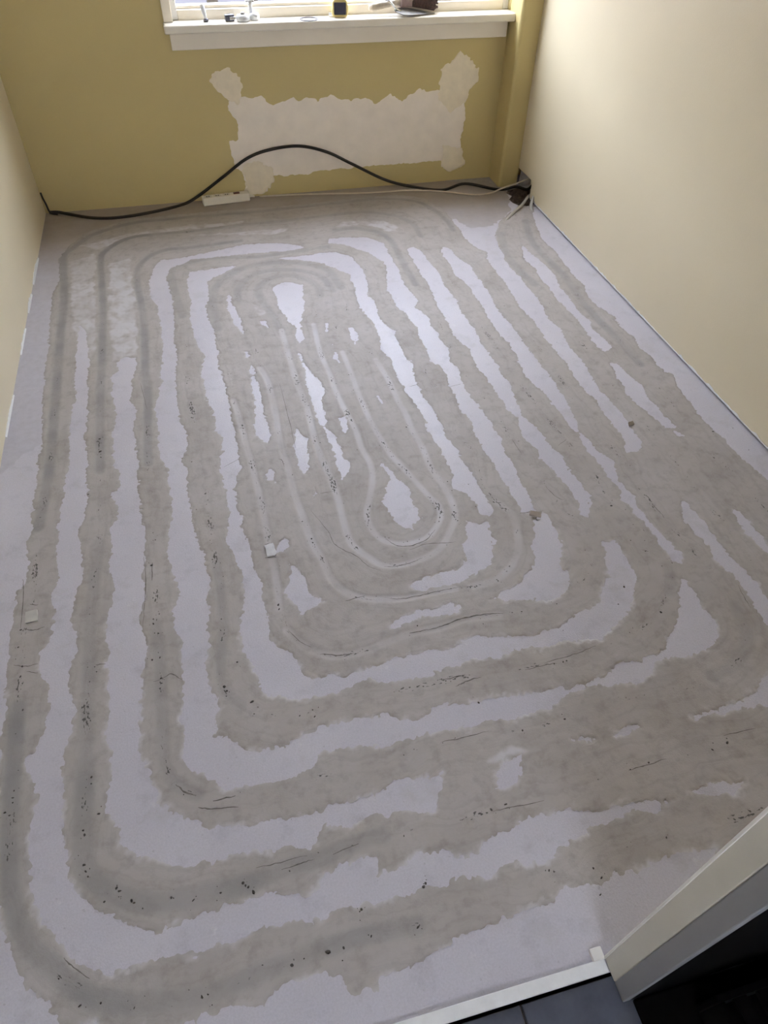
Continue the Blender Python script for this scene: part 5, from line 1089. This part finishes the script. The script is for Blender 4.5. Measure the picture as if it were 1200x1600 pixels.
def cable(name, pts, r, mat, label, cat, n=8):
    P = catmull(pts, n)
    bm = bmesh.new()
    tube(bm, [tuple(p) for p in P], r, 10)
    o = from_bm(name, bm, mat, None, True)
    return tag(o, label, cat)
cable('black_cable', [(-0.742, 3.834, 0.010), (-0.698, 3.836, 0.006), (-0.639, 3.798, 0.006), (-0.544, 3.741, 0.006), (-0.451, 3.714, 0.006), (-0.358, 3.717, 0.006), (-0.263, 3.737, 0.006), (-0.160, 3.770, 0.006), (-0.067, 3.816, 0.006), (0.015, 3.836, 0.037), (0.150, 3.836, 0.120), (0.275, 3.836, 0.197), (0.394, 3.836, 0.232), (0.548, 3.836, 0.241), (0.694, 3.836, 0.203), (0.831, 3.836, 0.133), (1.010, 3.836, 0.040), (1.148, 3.802, 0.006), (1.306, 3.716, 0.006), (1.456, 3.755, 0.014), (1.616, 3.662, 0.006), (1.712, 3.643, 0.020), (1.758, 3.598, 0.020), (1.800, 3.620, 0.030)], .0075, M_CABLE, 'thick black cable arching against the back wall over the bare plaster', 'cable')
cable('black_cable', [(-0.754, 3.842, 0.105), (-0.752, 3.841, 0.080), (-0.745, 3.835, 0.050), (-0.735, 3.825, 0.012), (-0.700, 3.810, 0.006)], .0045, M_CABLE, 'short black cable end rising in the far left corner', 'cable')
cable('white_cable', [(0.319, 3.831, 0.005), (0.439, 3.824, 0.005), (0.644, 3.800, 0.005), (0.849, 3.767, 0.005), (0.990, 3.756, 0.005), (1.133, 3.749, 0.005), (1.302, 3.702, 0.005), (1.444, 3.629, 0.005), (1.540, 3.619, 0.005), (1.628, 3.631, 0.024), (1.701, 3.624, 0.045), (1.762, 3.632, 0.058), (1.790, 3.640, 0.070)], .0042, M_WCABLE, 'thin cream cable running from the power strip to the right corner', 'cable')
cable('heating_pipe', [(1.790, 3.575, -0.004), (1.757, 3.545, 0.008), (1.732, 3.515, 0.014), (1.657, 3.420, 0.014), (1.599, 3.373, 0.008), (1.549, 3.323, 0.000), (1.506, 3.273, -0.008)], .0080, M_PIPE, 'grey heating pipe bending left out of the corner hole', 'pipe')
cable('heating_pipe', [(1.790, 3.515, -0.010), (1.770, 3.503, 0.022), (1.748, 3.478, 0.032), (1.726, 3.445, 0.024), (1.708, 3.410, 0.004), (1.700, 3.360, -0.012)], .0080, M_PIPE, 'short upright grey heating pipe beside the right wall', 'pipe')

# loose plaster flakes
def flake(px, rz, sx, sy, tilt, label, mat=M_FLAKE):
    bm = bmesh.new()
    add_box(bm, -sx / 2, sx / 2, -sy / 2, sy / 2, 0, .0035)
    bmesh.ops.subdivide_edges(bm, edges=[e for e in bm.edges if abs(e.verts[0].co.z - e.verts[1].co.z) < 1e-6], cuts=2)
    for v in bm.verts:
        v.co.x += random.uniform(-1, 1) * sx * .06
        v.co.y += random.uniform(-1, 1) * sy * .06
        v.co.z += (v.co.y / sy + .5) * tilt
    o = from_bm('plaster_flake', bm, mat)
    o.location = (px[0], px[1], floor_z(*px) + .001)
    o.rotation_euler = (0, 0, rz)
    tag(o, label, 'plaster flake', 'loose flakes on the floor')
flake((0.035, 1.347), .12, .026, .040, .006, 'white oblong flake lying across the fifth groove left of centre')
flake((0.844, 1.301), -.5, .034, .012, .008, 'torn grey flake at the end of a pale strip right of centre', M_GREYPL)
flake((1.348, 1.636), .3, .024, .009, .008, 'small curled flake on the pale strip near the right wall', M_GREYPL)
flake((-0.610, 1.261), .1, .030, .036, .004, 'square lifted flake on the outermost groove by the left edge', M_PIPE)

# ------------------------------------------------------------------ things on the sill
SZ = .790
# tape measure
t = empty('tape_measure', ((0.781, 3.835)[0], (0.781, 3.835)[1], SZ), math.radians(-8))
tag(t, 'yellow and dark tape measure standing on the window sill', 'tape measure')
bm = bmesh.new()
W_, D_, Hh = .078, .045, .072
pf = []
for i in range(28):
    a = 2 * math.pi * i / 28
    ex = .55
    cx, cz = math.cos(a), math.sin(a)
    pf.append((W_ / 2 * math.copysign(abs(cx) ** ex, cx) * (1 - .08 * (cz > 0)), Hh / 2 + Hh / 2 * math.copysign(abs(cz) ** ex, cz)))
rg = []
for y, s in ((-D_ / 2, .93), (-D_ / 2 + .004, 1), (D_ / 2 - .004, 1), (D_ / 2, .93)):
    rg.append([bm.verts.new((x * s, y, Hh / 2 + (z - Hh / 2) * s)) for x, z in pf])
for a, b in zip(rg, rg[1:]):
    for k in range(28):
        bm.faces.new((a[k], a[(k + 1) % 28], b[(k + 1) % 28], b[k]))
bm.faces.new(rg[0]); bm.faces.new(rg[-1][::-1])
from_bm('case', bm, M_YEL, t, True)
bm = bmesh.new()
add_box(bm, -.029, .029, -D_ / 2 - .002, -D_ / 2 + .004, .010, .060, bevel=.006, seg=3)
from_bm('side_panel', bm, M_TAPEB, t)
box_obj('rubber_foot', (-.024, .022, -.020, .020, -.0005, .004), M_FERR, t, .001)
box_obj('tape_hook', (-.052, -.036, -.008, .008, .004, .016), M_CHROME, t, .001)

# wire ring
bm = bmesh.new()
N1 = 40
cpts = [(.040 * math.cos(2 * math.pi * i / N1), .036 * math.sin(2 * math.pi * i / N1), .0020) for i in range(N1 + 1)]
tube(bm, cpts, .0020, 8, False)
o = from_bm('wire_ring', bm, M_DGREY, None, True)
o.location = ((0.629, 3.800)[0], (0.629, 3.800)[1], SZ)
tag(o, 'thin dark ring lying flat on the window sill', 'ring')

# hand brush
b = empty('hand_brush', ((1.065, 3.842)[0], (1.065, 3.842)[1], SZ), math.radians(4))
tag(b, 'hand brush with pale wooden handle and dark brown bristles on the sill', 'brush')
bm = bmesh.new()
HP = [(-.145, 0, .030), (-.13, 0, .031), (-.09, 0, .036), (-.04, 0, .043), (0, 0, .049), (.03, 0, .052)]
tube(bm, HP, [.010, .0155, .0145, .0125, .0150, .018], 14)
from_bm('handle', bm, M_WOOD, b, True)
bm = bmesh.new()
add_box(bm, .005, .068, -.026, .026, .028, .066, bevel=.008, seg=3)
from_bm('ferrule', bm, M_FERR, b)
bm = bmesh.new()
for i in range(11):
    for j in range(6):
        x0 = .060 + (i % 3) * .004
        y0 = -.022 + j * .0088
        z0 = .010 + (i * .0052)
        dx = .118 + random.uniform(-.012, .010)
        tube(bm, [(x0, y0, .032 + z0 * .35), (x0 + dx * .6, y0 * 1.15, .018 + z0 * .72), (x0 + dx, y0 * 1.25 + random.uniform(-.003, .003), .006 + z0 * .9)], [.0052, .0056, .0036], 6)
from_bm('bristles', bm, M_BRIST, b)

# pointing trowel
tr = empty('pointing_trowel', ((1.038, 3.803)[0], (1.038, 3.803)[1], SZ), math.radians(3))
tag(tr, 'pointed steel trowel lying in front of the hand brush on the sill', 'trowel')
bm = bmesh.new()
out = [(0, .010), (.028, .034), (.075, .034), (.20, 0), (.075, -.034), (.028, -.034), (0, -.010)]
top = [bm.verts.new((x, y, (.022 - .07 * x if x < .2 else .005) + y * .22)) for x, y in out]
bot = [bm.verts.new((v.co.x, v.co.y, v.co.z - .0025)) for v in top]
bm.faces.new(top); bm.faces.new(bot[::-1])
for k in range(len(out)):
    bm.faces.new((top[k], bot[k], bot[(k + 1) % 7], top[(k + 1) % 7]))
from_bm('blade', bm, M_STEEL, tr)
bm = bmesh.new()
tube(bm, [(.03, .0, .019), (.008, .002, .026), (-.012, .009, .046), (-.028, .020, .062)], .0042, 8)
from_bm('neck', bm, M_CHROME, tr, True)
bm = bmesh.new()
tube(bm, [(-.026, .018, .060), (-.045, .028, .074), (-.075, .044, .092), (-.100, .056, .104)], [.009, .013, .0145, .010], 12)
from_bm('handle', bm, M_CLEAR, tr, True)

# small fittings at the left end of the sill
o = empty('clear_stub', ((0.167, 3.826)[0], (0.167, 3.826)[1], SZ))
tag(o, 'small milky plastic stub with a dark foot, leftmost on the sill', 'fitting')
bm = bmesh.new(); lathe(bm, [(.009, 0), (.012, .003), (.011, .010), (.006, .013)], 16)
from_bm('foot', bm, M_DGREY, o, True)
bm = bmesh.new(); tube(bm, [(0, 0, .012), (-.004, .004, .035), (-.009, .012, .062)], [.006, .009, .010], 12)
from_bm('stem', bm, M_CLEAR, o, True)
o = empty('metal_clip', ((0.272, 3.823)[0], (0.272, 3.823)[1], SZ), .2)
tag(o, 'dark metal clip with a bright tongue beside the cup fitting', 'fitting')
bm = bmesh.new(); add_box(bm, -.020, .020, -.012, .012, 0, .026, bevel=.004)
from_bm('body', bm, M_DGREY, o)
bm = bmesh.new(); add_box(bm, -.004, .024, -.016, -.009, .006, .018, bevel=.002)
from_bm('tongue', bm, M_CHROME, o)
o = empty('cup_fitting', ((0.331, 3.814)[0], (0.331, 3.814)[1], SZ))
tag(o, 'low grey cup-shaped fitting in the middle of the small fittings', 'fitting')
bm = bmesh.new(); lathe(bm, [(.024, 0), (.030, .004), (.030, .016), (.026, .024), (.016, .026), (.014, .020)], 22)
from_bm('cup', bm, M_CLEAR, o, True)
bm = bmesh.new(); lathe(bm, [(.009, .018), (.009, .032), (.006, .034)], 14)
from_bm('screw', bm, M_STEEL, o, True)
o = empty('stemmed_knob', ((0.385, 3.831)[0], (0.385, 3.831)[1], SZ))
tag(o, 'white plastic cap with an upright stem, rightmost of the small fittings', 'fitting')
bm = bmesh.new(); lathe(bm, [(.018, 0), (.022, .003), (.022, .020), (.017, .026), (.008, .028)], 20)
from_bm('cap', bm, M_TRIM, o, True)
bm = bmesh.new(); tube(bm, [(-.012, .004, .026), (-.014, .006, .050), (-.012, .008, .072)], [.008, .0075, .0085], 12)
from_bm('stem', bm, M_TRIM, o, True)
box_obj('crossbar', (-.034, .006, .002, .014, .064, .074), M_TRIM, o, .003)

# ------------------------------------------------------------------ dark hall things beyond the jamb
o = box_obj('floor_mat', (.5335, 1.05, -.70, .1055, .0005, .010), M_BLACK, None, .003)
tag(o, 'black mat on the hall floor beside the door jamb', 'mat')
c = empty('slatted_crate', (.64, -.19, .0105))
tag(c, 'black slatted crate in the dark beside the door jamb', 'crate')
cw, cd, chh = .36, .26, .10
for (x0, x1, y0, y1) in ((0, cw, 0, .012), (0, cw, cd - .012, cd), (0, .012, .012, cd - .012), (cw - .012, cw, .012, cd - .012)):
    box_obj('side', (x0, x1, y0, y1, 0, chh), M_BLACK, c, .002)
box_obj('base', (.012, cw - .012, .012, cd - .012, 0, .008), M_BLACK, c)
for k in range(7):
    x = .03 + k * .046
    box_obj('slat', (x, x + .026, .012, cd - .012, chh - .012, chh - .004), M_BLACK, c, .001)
